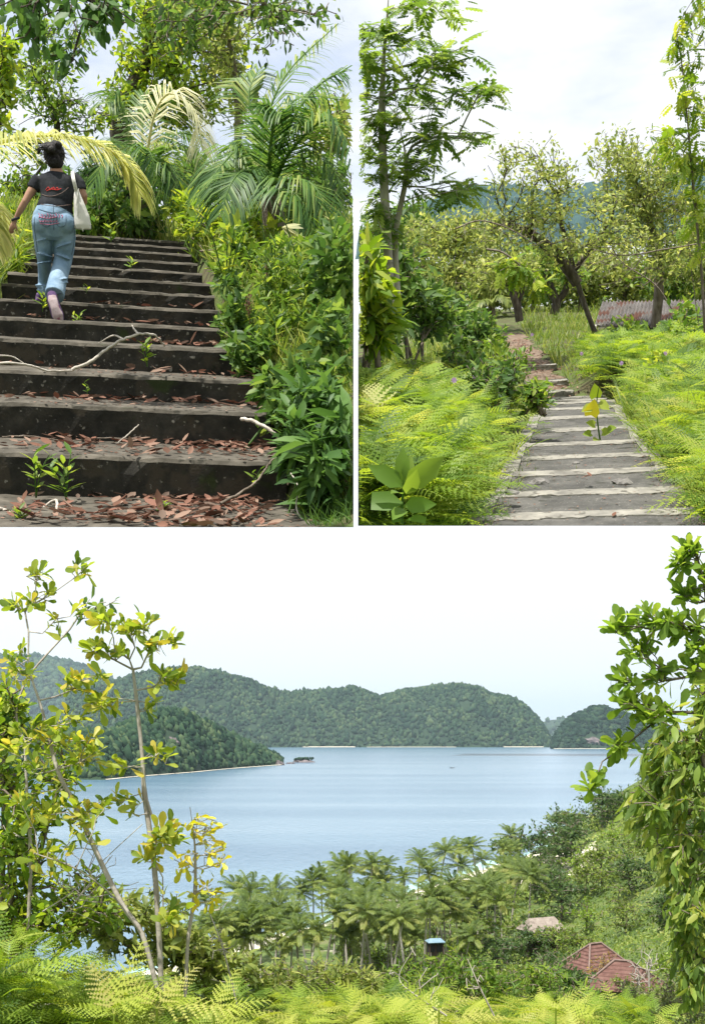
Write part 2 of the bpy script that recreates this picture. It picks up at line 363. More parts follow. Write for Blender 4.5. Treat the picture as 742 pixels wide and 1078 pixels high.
M_fernm = leafmat('fern_frond', [(.03, .07, .014), (.09, .16, .022), (.17, .26, .035), (.25, .33, .05), (.34, .34, .09)], .48, .5, .25)
M_ferny = leafmat('yellow_fern_frond', [(.09, .15, .02), (.18, .25, .03), (.28, .34, .045), (.36, .38, .09), (.30, .24, .10)], .45, .5, .25)
M_palm = leafmat('palm_leaflet', [(.03, .08, .02), (.07, .15, .03), (.13, .22, .045), (.28, .32, .09)], .42, .5, .35)
M_palmy = leafmat('yellowing_palm_leaflet', [(.26, .30, .09), (.44, .46, .17), (.62, .60, .32)], .55, .4, .4)
M_palmw = leafmat('dried_palm_leaflet', [(.26, .27, .13), (.42, .42, .24), (.55, .54, .38)], .45, .6, .3)
M_midrib = noisemat('palm_midrib', [(.16, .19, .06), (.30, .32, .12)], 6)
M_midriby = noisemat('yellow_midrib', [(.40, .38, .16), (.56, .52, .26)], 6)
# ================================================================ PLACE A: the old staircase climbing into the trees
S = 1.35
DA = [7.7, 8.65, 9.45, 10.25, 11.05, 11.9, 12.8, 13.75, 14.75, 15.8, 16.9, 18.0, 19.1]
YA = [481, 429, 395, 363, 341, 322, 306, 294, 283, 273, 264, 257, 251]
XL = [-60, -60, -60, -60, -60, -30, 2, 8, 18, 27, 40, 47, 62]
XR = [303, 303, 282, 257, 236, 230, 226, 221, 213, 208, 202, 199, 196]
HA = [A.loc(150, y, d).z for y, d in zip(YA, DA)]; H0 = A.loc(150, 525, DA[0]).z
def hA(x, y):
    base = np.interp(y, [5, DA[0] - .05, DA[0]] + DA[1:] + [24, 34], [H0 - .05, H0, HA[0]] + HA[1:] + [HA[-1] + .35, HA[-1] + 1.1])
    xr = np.interp(y, DA, [A.loc(px, yy, d).x for px, yy, d in zip(XR, YA, DA)]); bank = np.clip((x - xr - .05) / .8, 0, 1)
    xl = np.interp(y, DA, [A.loc(px, yy, d).x for px, yy, d in zip(XL, YA, DA)]); bl = np.clip((xl - x - .05) / .6, 0, 1)
    ins = (x < xr + .05) & (x > xl - .05) & (y < DA[-1])
    return base + np.where(ins, -.40, -.05 + .28 * bank + .12 * bl) + .05 * np.sin(x * 3.1 + y * 1.7) * np.sin(y * 2.3 - x)
def terrain(name, fr, hf, xs, ys, mat, kind='structure', thick=.35, label=None, cat=None, clip=True):
    X, Y = np.meshgrid(xs, ys); Z = hf(X, Y); nx, ny = len(xs), len(ys); V = np.stack([X, Y, Z], -1).reshape(-1, 3)
    Fc = [(j * nx + i, j * nx + i + 1, (j + 1) * nx + i + 1, (j + 1) * nx + i) for j in range(ny - 1) for i in range(nx - 1)]
    bm = bmesh.new(); vs = [bm.verts.new(v) for v in V]; [bm.faces.new([vs[k] for k in f]) for f in Fc]
    if thick:
        r = bmesh.ops.extrude_face_region(bm, geom=bm.faces[:]); nv = [g for g in r['geom'] if isinstance(g, bmesh.types.BMVert)]
        for v in vs: v.co.z -= thick
        bmesh.ops.recalc_face_normals(bm, faces=bm.faces[:])
    o = bm_obj(name, bm, mat, None, fr, (0, 0, 0), True, clip=clip); return setp(o, label, cat, None, kind)
terrain('hillside_ground', A, hA, np.linspace(-9, 6, 76), np.linspace(5.5, 34, 115), M_soil)

# the staircase
def rough_step(x0, x1, y0, y1, z0, z1, seed, amp=.004, skewl=0, skewr=0):
    bm = bmesh.new(); nx = max(6, int((x1 - x0) / .09)); rr = np.random.default_rng(seed); ph = rr.random(4) * 6
    prof = [(y0, z0), (y0, z0 + (z1 - z0) * .35), (y0, z0 + (z1 - z0) * .7), (y0 - .006, z1 - .03), (y0 + .012, z1 - .006), (y0 + .06, z1), (y0 + (y1 - y0) * .5, z1), (y1, z1)]
    rows = []
    for i in range(nx + 1):
        t = i / nx; wob = amp * (math.sin(t * 9 + ph[0]) + .6 * math.sin(t * 23 + ph[1])); chip = max(0, rr.normal() - 1.3) * .025
        rows.append([bm.verts.new((x0 + (x1 - x0) * t + (skewl * (1 - t) + skewr * t) * (yy - y0), yy + wob * (1 if k < 6 else 0) + rr.normal() * .003 + (chip if 2 < k < 6 else 0), zz + .4 * wob * (k > 2) + rr.normal() * .0025 - (chip * .6 if 3 < k < 6 else 0))) for k, (yy, zz) in enumerate(prof)])
    for i in range(nx):
        for k in range(len(prof) - 1):
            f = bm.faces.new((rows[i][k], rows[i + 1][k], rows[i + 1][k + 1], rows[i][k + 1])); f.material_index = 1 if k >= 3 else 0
    for rw in (rows[0], rows[-1]):
        lo = bm.verts.new((rw[-1].co.x, rw[-1].co.y, z0)); bm.faces.new([*rw, lo])
    bmesh.ops.recalc_face_normals(bm, faces=bm.faces[:]); return bm
st = thing('stone_staircase', 'wide mossy concrete staircase climbing past the walking woman, strewn with dead leaves', 'staircase', A, A.loc(150, 520, 8))
so = A.loc(150, 520, 8)
for k in range(13):
    x0, x1 = A.loc(XL[k], YA[k], DA[k]).x, A.loc(XR[k], YA[k], DA[k]).x; y1 = DA[k + 1] + .05 if k < 12 else DA[k] + 1.3
    z0 = (HA[k - 1] if k else H0) - .12
    bm = rough_step(x0, x1, DA[k], y1, z0, HA[k], 50 + k); bmesh.ops.translate(bm, verts=bm.verts[:], vec=-so)
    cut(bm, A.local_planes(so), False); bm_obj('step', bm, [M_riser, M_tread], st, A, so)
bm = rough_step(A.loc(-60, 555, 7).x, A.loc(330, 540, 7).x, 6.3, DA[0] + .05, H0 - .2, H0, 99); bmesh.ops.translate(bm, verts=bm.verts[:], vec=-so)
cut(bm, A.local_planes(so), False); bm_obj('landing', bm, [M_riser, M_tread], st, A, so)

# dead leaves lying on the treads
lt = Cloud(); P = []
for k, n, fr_ in [(-1, 640, 1), (0, 230, .75), (1, 110, .6), (2, 42, .5), (3, 50, .5), (4, 40, .6), (5, 20, .6)]:
    y0 = DA[k] if k >= 0 else 6.5; y1 = DA[k + 1]; z = HA[k] if k >= 0 else H0
    x = rnd(n) ** (.8 if k > 1 else .9); xa, xb = A.loc(-5, 450, y0).x, A.loc(XR[max(k, 0)] - 2, 450, y0).x
    xx = xa + (xb - xa) * (x if k != 3 else .5 + .5 * x); yy = y1 - (y1 - y0 - .05) * rnd(n) ** (1.6 if k >= 0 else .9)
    if k == -1: keep = (np.sin(xx * 3.7 + 1) + np.sin(yy * 5 + xx * 2) + rndn(n) * .9 > -.7); xx, yy = xx[keep], yy[keep]
    for a, b in zip(xx, yy): P.append((a, b, z + .012 + .02 * rg.random()))
P = np.array(P); n = len(P); lt.inst(T_oval(.42, .22, -.22), P, np.c_[rndn(n, 2), rndn(n) * .12], np.c_[rndn(n, 2) * .33, np.ones(n)], .085 * (1 + .35 * rndn(n)).clip(.4, 1.8), rnd(n))
setp(lt.obj('fallen_leaves', M_litter, None, A), 'brown and rust dead leaves scattered over the lower treads of the mossy staircase', 'fallen leaves', kind='stuff')
gr = Cloud(); n = 900; xx = A.loc(-5, 450, 7).x + rnd(n) * 2.2; k_ = rg.integers(0, 4, n); yy = np.array([[6.6, 7.7, 8.65, 9.45][k] + .6 * rg.random() for k in k_]); zz = np.array([[H0, HA[0], HA[1], HA[2]][k] for k in k_]) + .006
gr.inst(T_dia(.7, 0), np.c_[xx, yy, zz], np.c_[rndn(n, 2), np.zeros(n)], np.c_[rndn(n, 2) * .2, np.ones(n)], .022 * (1 + .5 * rnd(n)), rnd(n))
setp(gr.obj('leaf_crumbs', M_litter, None, A), 'small crumbs of broken leaf and grit on the lowest steps', 'leaf litter', kind='stuff')

# fallen sticks and vines on the steps
def stick(name, label, fr, pts, r0, r1, mat, cat='stick', extra=()):
    o = fr.loc(*pts[0]); cl = Cloud(); P = smooth_path([tuple(fr.loc(*p) - o) for p in pts], 6); P[1:-1] += rndn(len(P) - 2, 3) * r0 * .25
    tube_cloud(cl, P, np.linspace(r0, r1, len(P)), 7)
    for e in extra:
        Q = smooth_path([tuple(fr.loc(*p) - o) for p in e], 5); tube_cloud(cl, Q, np.linspace(r0 * .7, r1 * .5, len(Q)), 6)
    return setp(cl.obj(name, mat, None, fr, o, smooth=True), label, cat)
stick('fallen_branch', 'long pale bent branch looping over the steps just below the woman', A, [(76, 389, 9.3), (95, 380, 9.3), (112, 368, 9.35), (130, 357, 9.3), (150, 351, 9.3), (165, 354, 9.5), (173, 364, 9.9)], .013, .007, M_stick, extra=[[(130, 357, 9.35), (119, 353, 9.6), (104, 361, 9.8)], [(146, 352, 9.3), (141, 346, 9.5), (139, 342, 9.6)]])
stick('fallen_branch', 'pale stick with a kink lying at the left edge of the photo across two steps', A, [(-8, 382, 9.1), (10, 382, 9.1), (30, 384, 9.2), (50, 390, 9.3), (76, 390, 9.4)], .010, .007, M_stick, extra=[[(-6, 374, 9.2), (12, 375, 9.3), (25, 382, 9.3)]])
stick('fallen_branch', 'thick bleached branch end poking out of the bush at the right side of the staircase', A, [(254, 441, 8.5), (266, 443, 8.4), (282, 451, 8.3), (295, 463, 8.3), (304, 472, 8.4)], .014, .012, M_stick)
stick('fallen_branch', 'forked white stick standing up from the leaf litter at lower left', A, [(58, 556, 6.9), (60, 542, 7.0), (59, 527, 7.2), (50, 531, 7.25), (40, 541, 7.2)], .010, .007, M_stick)
stick('fallen_branch', 'short grey stick lying in the lowest left corner of the leaf litter', A, [(-4, 535, 7.0), (8, 538, 7.0), (22, 545, 6.9)], .012, .010, M_stick)
stick('twig', 'thin brown vine twig curling up from the litter beside the big-leaved bush', A, [(232, 530, 7.3), (255, 518, 7.4), (272, 505, 7.5), (282, 490, 7.6), (292, 478, 7.7)], .010, .006, M_bark)
stick('twig', 'thin straight twig leaning on the second riser', A, [(122, 468, 8.5), (134, 458, 8.5), (146, 447, 8.6)], .006, .004, M_stick)
stick('twig', 'thin crooked twig lying along the leafy tread of the lowest step', A, [(2, 460, 8.4), (30, 459, 8.5), (70, 464, 8.4), (110, 461, 8.5), (150, 463, 8.5)], .006, .004, M_bark)
stick('twig', 'thin dry stem leaning in the bottom right corner under the bush', A, [(322, 553, 7.0), (312, 535, 7.1), (314, 512, 7.2), (306, 498, 7.3)], .006, .004, M_stick)

# little plants growing in the joints of the steps
def sprout(name, label, fr, base, D, h, nst, nl, size, mat, T=OVW, lean=.35, seed=0, group=None, cat='sprout'):
    o = fr.loc(*base, D); t = thing(name, label, cat, fr, o, group=group); wc, lc = Cloud(), Cloud(); pl = fr.local_planes(o)
    for i in range(nst):
        a = rg.random() * 2 * PI; e = np.array([math.cos(a) * lean * h, math.sin(a) * lean * h * .6, h * (.7 + .4 * rg.random())]); P = bez((0, 0, 0), e * [.2, .2, .6], e, 6)
        tube_cloud(wc, P, np.linspace(.006, .003, 6) * (h / .3) ** .5, 5); k = nl; tt = np.linspace(.3, 1, k); pos = np.array([P[min(5, int(x * 5))] for x in tt]); az = np.arange(k) * 2.4 + rg.random() * 6
        d = np.c_[np.cos(az), np.sin(az), .35 + .5 * tt]; lc.inst(T, pos, d, np.c_[np.zeros((k, 2)), np.ones(k)] + rndn(k, 3) * .2, size * (1 + .2 * rndn(k)).clip(.5, 1.5), rnd(k))
    wc.obj('stem', M_weedd, t, planes=pl); lc.obj('leaves', mat, t, planes=pl); return t
for b, D, h, ns, nl, sz, lb in [((38, 524), 7.45, .26, 3, 7, .10, 'leafy green sprout left of its neighbour at the foot of the staircase'), ((70, 527), 7.4, .27, 3, 8, .11, 'larger leafy sprout against the lowest riser, right beside another sprout'),
        ((155, 386), 9.35, .16, 4, 5, .075, 'yellow-green sprout on the step under the looping pale branch'), ((171, 543), 7.1, .07, 4, 6, .05, 'tiny bright green rosette in the middle of the leaf litter'),
        ((45, 328), 11.6, .14, 3, 5, .09, 'small bright green weed beside the woman\'s rear foot'), ((81, 341), 11.2, .10, 3, 4, .06, 'small dark sprout on the step right of the woman\'s shoes'),
        ((91, 308), 12.6, .06, 2, 4, .07, 'bright yellow-green leaf tuft on the step beside the jeans hem'), ((117, 257), 18.1, .22, 3, 5, .14, 'small fern-like sprout on the top steps beside the tote bag'),
        ((92, 415), 8.6, .08, 2, 4, .04, 'tiny lone seedling on the face of the third riser'), ((268, 512), 7.6, .10, 3, 4, .06, 'small seedling beside the curling vine twig at lower right'), ((22, 553), 6.75, .08, 5, 5, .06, 'low bright sprout at the lowest left corner of the litter'), ((138, 284), 14.2, .10, 3, 4, .08, 'small weed tuft on an upper step under the tote bag')]:
    sprout('sprout', lb, A, b, D, h, ns, nl, sz, M_fine2 if 'yellow' in lb or 'bright' in lb else M_weed)

# ---- plants beside the staircase
def bush(name, label, fr, base, D, blobs, lm, size, T=FOLD, per=8, along=3, nst=5, r0=.02, seg=.15, cat='bush', wm=None, kw=None, group=None, jit=.02, wig=.15, up=.3, planes=None, rt=.003):
    o = fr.loc(*base, D); t = thing(name, label, cat, fr, o, group=group); cx = np.mean([b[0] for b in blobs]); 
    stems = []
    for i in range(nst):
        b = blobs[i % len(blobs)]; e = fr.loc(b[0] + b[2] * .5 * rndn(1)[0] * .5, b[1] + b[3] * .3, b[4]) - o; s0 = np.array([rndn(1)[0] * .12, rndn(1)[0] * .12, -.05]); stems.append(bez(s0, (s0 + np.array(e)) * [.35, .35, .6], e, 6))
    sk = Skel(stems, blob_pts(fr, blobs, o), seg, .15, wig, up); pl = fr.local_planes(o) if planes is None else planes
    wc = Cloud(); sk.wood(wc, r0, rt, .5, 4); wc.obj('stems', wm or M_bark, t, planes=pl, smooth=True)
    lc = Cloud(); P, Dv = sk.leaf_sites(per, along, jit); leaves(lc, T, P, Dv, size, **(kw or dict(spread=.8, droop=.1, up=.6))); lc.obj('foliage', lm, t, planes=pl); return t
bush('leafy_bush', 'big-leaved dark green bush at the lower right foot of the mossy staircase', A, (322, 556), 7.3, [(315, 470, 22, 30, 7.6, .25, 34), (345, 500, 32, 45, 7.2, .3, 60), (330, 425, 35, 30, 7.9, .3, 44), (362, 450, 18, 40, 7.4, .3, 30)], M_gloss, .155, T_oval(.28, .1, .3), per=6, along=2, nst=7, r0=.012, kw=dict(spread=.55, droop=.1, up=.7), cat='bush', wm=M_weedd)
bush('leafy_bush', 'glossy small-leaved bush leaning over the middle steps on the right', A, (262, 395), 10.2, [(250, 330, 24, 28, 10.6, .35, 60), (262, 368, 30, 25, 10.0, .35, 60), (240, 300, 14, 12, 11.5, .3, 22)], M_weedd, .085, OV, per=7, nst=6, r0=.012, wm=M_weedd)
bush('leafy_bush', 'yellow-green willowy shrub above the middle of the staircase on its right bank', A, (300, 390), 10.5, [(295, 300, 36, 50, 11, .5, 130), (320, 345, 30, 46, 10.5, .5, 100), (285, 355, 28, 40, 10.3, .3, 60)], M_weed, .10, LANCE, per=9, nst=8, r0=.012, wm=M_weedd)
bush('leafy_bush', 'tall weedy bush with narrow leaves at the right edge beside the staircase', A, (352, 430), 9.5, [(350, 290, 30, 60, 10.5, .5, 110), (352, 360, 30, 50, 9.5, .5, 100), (368, 410, 16, 40, 9, .4, 40)], M_weedd, .11, OV, per=7, nst=8, r0=.012, wm=M_weedd)
bush('leafy_bush', 'bright thicket of low shrubs at the top right end of the staircase', A, (225, 262), 16.5, [(225, 235, 28, 22, 17, .8, 110), (265, 250, 34, 30, 15.5, .8, 130), (200, 240, 16, 14, 18.5, .6, 46)], M_fine2, .12, FOLD, per=8, nst=8, r0=.02, wm=M_bark)
bush('leafy_bush', 'pale green sapling with upright leaves above the end of the steps', A, (205, 255), 17.8, [(206, 222, 10, 22, 17.8, .3, 40), (190, 215, 14, 12, 19, .4, 30)], M_fine2, .17, LANCE, per=6, nst=3, r0=.02, wm=M_weed)
bush('leafy_bush', 'dense bush under the right-hand palm fronds', A, (310, 285), 15, [(310, 235, 45, 28, 16.5, .8, 170), (345, 262, 34, 26, 15, .8, 110)], M_weedd, .12, FOLD, per=8, nst=8, r0=.02)
bush('leafy_bush', 'dark bush behind the woman, left of the staircase top', A, (105, 250), 20.5, [(110, 215, 30, 28, 21, 1, 120), (150, 230, 26, 20, 20.5, 1, 90), (85, 235, 15, 14, 20.5, 1, 40)], M_weedd, .14, FOLD, per=8, nst=6, r0=.025)
bush('leafy_bush', 'weedy bank of fresh leaves between the willowy shrub and the palm', A, (300, 300), 13.2, [(250, 262, 26, 28, 13.8, .6, 80), (300, 268, 30, 22, 13.4, .6, 70), (345, 262, 24, 30, 13, .6, 70), (240, 285, 18, 18, 13, .5, 40)], M_weed, .11, FOLD, per=9, nst=8, r0=.014, wm=M_weedd)
bush('leafy_bush', 'low dark leafy growth hiding the right ends of the lower steps', A, (290, 470), 8.6, [(300, 430, 22, 24, 8.6, .3, 60), (285, 405, 18, 20, 9.2, .3, 46), (325, 395, 30, 24, 8.8, .3, 70)], M_weedd, .09, OV, per=8, nst=6, r0=.01, wm=M_weedd)
for i, (px, py, D, h, lb) in enumerate([(238, 268, 12.2, .9, 'tall leaning weed stem rising over the upper right end of the steps'), (285, 300, 11.6, 1.0, 'tall weed with drooping top left of the palm\'s foot'), (322, 285, 12, 1.1, 'tallest weed stem in the right bank under the palm fronds'), (348, 330, 10.8, 1.0, 'tall narrow weed near the right edge'), (300, 372, 10, .8, 'leggy weed standing over the glossy bush'), (362, 262, 12.4, 1.0, 'weed stem at the right edge under the palm'), (255, 345, 10.6, .6, 'short leggy weed in front of the glossy bush')]):
    sprout('tall_weed', lb, A, (px, py + 60), D, h, 4, 16, .13, [M_fine2, M_weed, M_grass][i % 3], T=LANCE, lean=.3, cat='weed')
# flower-like rust coloured seed heads among the right hand weeds
for px, py, D, lb in [(262, 322, 10.2, 'rust-red seed head high in the glossy bush beside the steps'), (282, 283, 10.9, 'rust-red seed head on a tall stem in the willowy shrub')]:
    o = A.loc(px, py, D); cl = Cloud(); n = 60; cl.inst(DIA, np.c_[rndn(n, 2) * .012, (rnd(n) - .5) * .16], np.c_[rndn(n, 2), .8 + rnd(n)], rndn(n, 3), .03, rnd(n)); tube_cloud(cl, [(0, 0, -.6), (.02, 0, -.3), (0, 0, .06)], [.005, .004, .003], 5, .2); setp(cl.obj('seed_head', M_litter, None, A, o), lb, 'seed head')
# grass
def grass(name, label, fr, hf, boxes, mat, T=BLADE, planes=None, cat='grass'):
    cl = Cloud()
    for x0, x1, y0, y1, n, h, lean in boxes:
        x = x0 + (x1 - x0) * rnd(n); y = y0 + (y1 - y0) * rnd(n); z = hf(x, y) - .02; c = .6 + .4 * np.sin(x * 4 + np.sin(y * 3)) * np.sin(y * 3.3)
        cl.inst(T, np.c_[x, y, z], np.c_[rndn(n, 2) * lean, np.ones(n)], np.c_[rndn(n, 2), np.full(n, .3)], h * (.45 + .75 * rnd(n)) * (.7 + .3 * c), (rnd(n) * .8 + .2 * c).clip(0, 1))
    return setp(cl.obj(name, mat, None, fr, planes=planes if planes is not None else fr.local_planes((0, 0, 0))), label, cat, kind='stuff')
xr = lambda px, py, D: A.loc(px, py, D).x
gb = []
for i in range(12):
    D = DA[i]; gb.append((xr(XR[i] + 12, YA[i], D), xr(392, YA[i], D), D - .5, D + .7, 520, .26 + .02 * i, .45))
gb.append((xr(200, 250, 20), xr(392, 250, 20), 17, 26, 4200, .55, .35)); gb.append((xr(-20, 250, 20), xr(200, 250, 20), 20.2, 27, 3600, .6, .35))
grass('weedy_grass', 'long green grass and weeds on the right bank of the mossy staircase and behind its top', A, hA, gb, M_grass, BLADEW)
grass('reed_grass', 'bright pale grass tufts at the left edge behind the woman', A, hA, [(xr(-40, 290, 13), xr(4, 290, 13), 12.4, 15, 900, .42, .35), (xr(-40, 270, 16), xr(24, 270, 16), 15, 19, 1500, .55, .35)], M_grass, T_blade(.05, .5))
bush('leafy_bush', 'sunlit yellow-green bush at the left edge beside the woman\'s hand', A, (8, 290), 14.5, [(5, 238, 20, 30, 15.5, .7, 70), (15, 268, 12, 20, 14.6, .5, 36)], M_fine2, .13, LANCE, per=7, nst=5, r0=.02, wm=M_weed)

for px, py, D, sz, col, d_, lb in [(297, 239, 13.4, .22, M_palmw, (1, .1, -.25), 'bleached dry palm leaf hanging in the bushes under the right-hand palm'), (184, 208, 19.2, .3, M_litter, (.3, 0, -1), 'rusty dead leaf cluster hanging above the top of the steps')]:
    o = A.loc(px, py, D); c2 = Cloud(); k = 9; c2.inst(LANCE, np.zeros((k, 3)), np.array([d_] * k) + rndn(k, 3) * .28, rndn(k, 3) + [0, -1, .5], sz * (1 + .2 * rndn(k)), .3 + .4 * rnd(k)); setp(c2.obj('dead_leaf', col, None, A, o), lb, 'dead leaf')
cl = Cloud(); n = 420; x = A.loc(322, 553, 6.8).x + rnd(n) * .5; y = 6.5 + rnd(n) * 1.0; cl.inst(BLADEW, np.c_[x, y, hA(x, y) - .02], np.c_[rndn(n, 2) * .6, np.ones(n)], np.c_[rndn(n, 2), np.full(n, .3)], .10 + .10 * rnd(n), rnd(n) * .6); setp(cl.obj('grass_tuft', M_weedd, None, A), 'short dark grass under the big-leaved bush in the lower right corner', 'grass', kind='stuff')
# ---- coconut palms
def frond(lc, wc, pts, ll, n=44, w=.035, hang=.5, rib=.03, rb=0.5, rs=.3, lm=0):
    """one feather frond along a curve of local points; leaflets hang under gravity"""
    P = smooth_path(pts, 8) if len(pts) > 2 else np.array(pts, float); P = P[np.linspace(0, len(P) - 1, 24).astype(int)]
    tube_cloud(wc, P, np.linspace(rib, rib * .2, 24), 5); T = unit(np.gradient(P, axis=0)); tt = np.linspace(.14, .995, n)
    for sd in (-1, 1):
        t = (tt + rndn(n) * .004).clip(.1, 1); f = t * 23; i = np.minimum(f.astype(int), 22); a = (f - i)[:, None]; o = P[i] * (1 - a) + P[i + 1] * a; tg = T[i]
        up = np.array([0, 0, 1.]); s = unit(np.cross(tg, up)); d = unit(tg * (.55 + .5 * t[:, None]) + s * sd * .85 + rndn(n, 3) * .07 + np.array([0, 0, .12])); l = ll * (np.sin(PI * (.12 + .80 * t)) ** .55) * (1 + .08 * rndn(n))
        g = np.array([0, 0, -1.]); m = o + d * (l * .45)[:, None] + g * (l * .10 * hang)[:, None]; d2 = unit(d * (1 - hang * .6) + g * hang * 1.1); m2 = m + d2 * (l * .32)[:, None]; d3 = unit(d2 + g * hang * .9); e = m2 + d3 * (l * .26)[:, None]
        wv = unit(tg - (tg * d).sum(1, keepdims=True) * d) * w; V = np.stack([o - wv * .3, o + wv * .3, m - wv * .5, m + wv * .5, m2 - wv * .38, m2 + wv * .38, e - wv * .04, e + wv * .04], 1)
        b = (np.arange(n) * 8)[:, None, None]; Fc = (np.array([(0, 1, 3, 2), (2, 3, 5, 4), (4, 5, 7, 6)])[None] + b).reshape(-1, 4); lc.add(V.reshape(-1, 3), Fc, np.repeat((rb + rs * rndn(n)).clip(0, 1), 3), lm)
def palm_px(name, label, fr, base, D, crown, fronds, trunk_r=.14, mat=M_palm, rmat=M_midrib, ll=.75, w=.045, group=None, trunk=None, dry=(), cat='palm tree', nl=62):
    """fronds: list of pixel curves [(px,py,depth)...] starting at the crown"""
    o = fr.loc(*base, D); t = thing(name, label, cat, fr, o, group=group); pl = fr.local_planes(o); c = fr.loc(*crown) - o; tc_ = Cloud()
    P = bez((0, 0, -.1), (np.array(c) * [.2, .2, .6]), c, 9); tube_cloud(tc_, P, np.linspace(trunk_r * 1.3, trunk_r * .8, 9), 10); tc_.obj('trunk', M_bark, t, planes=pl, smooth=True)
    for i, q in enumerate(fronds):
        lc, wc = Cloud(), Cloud(); L_ = q[1] if isinstance(q, tuple) else ll; q_ = q[0] if isinstance(q, tuple) else q
        frond(lc, lc, [tuple(c)] + [tuple(fr.loc(*p) - o) for p in q_], L_, n=nl, w=w, rib=.028, rb=.45 + .15 * rndn(1)[0]); lc.obj('frond', M_palmw if i in dry else mat, t, planes=pl)
    return t
palm_px('coconut_palm', 'tall young palm at the right, its feathery fronds sweeping up against the sky', A, (290, 262), 15.5, (284, 205, 15.5),
        [[(276, 150, 15.8), (300, 80, 16), (356, 24, 16.4)], [(300, 140, 15), (335, 90, 15), (376, 68, 15)], [(272, 140, 16), (262, 100, 16.2), (272, 72, 16.4)], [(305, 160, 15), (345, 125, 14.6), (372, 160, 14.2)],
         [(305, 175, 15.6), (342, 165, 15.2), (366, 222, 14.8)], [(255, 160, 15.5), (235, 172, 15.2), (215, 200, 15)], [(300, 190, 14.6), (330, 195, 14.2), (352, 240, 13.9)], [(262, 180, 15), (245, 190, 14.6), (232, 225, 14.4)],
         [(280, 165, 16.5), (310, 105, 17), (368, 105, 17.4)], [(284, 160, 15), (290, 125, 14.8), (298, 120, 14.6)], [(300, 200, 14.3), (318, 212, 14), (330, 246, 13.8)]], ll=.66, w=.024, nl=54)
palm_px('coconut_palm', 'dark bushy palm behind the woman with a bleached frond arching from its heart', A, (150, 250), 20.5, (152, 205, 20.5),
        [[(140, 150, 20.5), (126, 108, 20.5), (112, 108, 20.2)], [(160, 130, 20.2), (178, 98, 20), (205, 118, 19.8), (214, 160, 19.6)], [(170, 160, 20.2), (200, 160, 20), (226, 192, 19.6)], [(150, 150, 20.6), (152, 105, 21), (168, 98, 21)],
         [(135, 170, 20), (112, 165, 19.6), (96, 200, 19.4)], [(160, 180, 19.8), (180, 175, 19.4), (196, 214, 19)], [(146, 172, 21), (130, 150, 21.4), (110, 150, 21.8)], [(166, 165, 21), (188, 140, 21.4), (222, 150, 21.6)], [(152, 175, 19.6), (158, 160, 19.2), (170, 205, 19)]], mat=M_palm, ll=.72, w=.024, dry=(1,), nl=60)
palm_px('coconut_palm', 'palm at the left edge whose long yellowing frond arches above the woman\'s head', A, (-70, 330), 13, (-62, 178, 13),
        [([(-10, 152, 12.6), (45, 142, 12.4), (100, 150, 12.4), (132, 172, 12.5), (148, 205, 12.6)], .50), ([(-20, 205, 12.8), (-12, 225, 12.6), (-8, 260, 12.5)], .4)], mat=M_palmy, w=.024, nl=110)

# ---- trees behind the staircase
tree('broadleaf_tree', 'tall leaning tree with yellow-green leaves behind the middle palm', 'tree', A, (158, 238), 24, [(158, 238, 24), (146, 200, 24), (130, 160, 24), (128, 120, 24), (150, 70, 24), (165, 20, 24), (172, -40, 24)],
     [(165, 60, 60, 50, 24, 1.6, 90), (200, 20, 70, 45, 23.5, 1.6, 90), (130, 105, 36, 26, 24, 1.3, 45), (205, 100, 52, 40, 24, 1.4, 80), (150, 0, 50, 30, 24, 1.5, 36), (240, 60, 26, 45, 23.5, 1.2, 34)], M_fine2, M_barkd, .13, FOLD, per=16, r0=.20, rt=.006, seg=.4, jit=.09, kw=dict(spread=1, droop=.2, up=.5), stems=[[(152, 226, 24), (120, 195, 23.8), (100, 172, 23.6), (80, 150, 23.6)]], start=.3)
tree('broadleaf_tree', 'thin-crowned tree at the upper left with pale sky showing through its twigs', 'tree', A, (50, 240), 25, [(50, 240, 25), (56, 190, 25), (60, 130, 25), (46, 95, 25), (30, 60, 25)],
     [(40, 85, 42, 40, 25, 1.5, 80), (85, 120, 38, 24, 25, 1.2, 50), (15, 150, 25, 30, 25, 1.2, 36), (70, 40, 45, 34, 25, 1.4, 46), (10, 200, 25, 24, 25, 1, 40)], M_weed, M_barkd, .12, FOLD, per=10, r0=.09, rt=.005, seg=.4, jit=.08)
tree('broadleaf_tree', 'leafy tree at the far left edge above the yellowing palm frond', 'tree', A, (-14, 260), 18, [(-14, 260, 18), (-12, 180, 18), (-6, 120, 18), (0, 70, 18)], [(0, 95, 20, 40, 18, .8, 55), (6, 50, 16, 25, 18, .7, 22)], M_fine2, M_barkd, .12, FOLD, per=12, r0=.08, rt=.005, seg=.3, jit=.06)
tree('broadleaf_tree', 'slender grey-green tree between the two palms, its crown reaching the top of the photo', 'tree', A, (246, 245), 22, [(246, 245, 22), (249, 190, 22), (251, 130, 22), (248, 80, 22), (238, 30, 22)],
     [(235, 50, 28, 50, 22, 1.1, 60), (256, 95, 16, 30, 22, .8, 30), (225, 10, 60, 30, 21.5, 1.2, 60)], M_fine, M_bark, .10, FOLD, per=12, r0=.07, rt=.005, seg=.35, jit=.07)
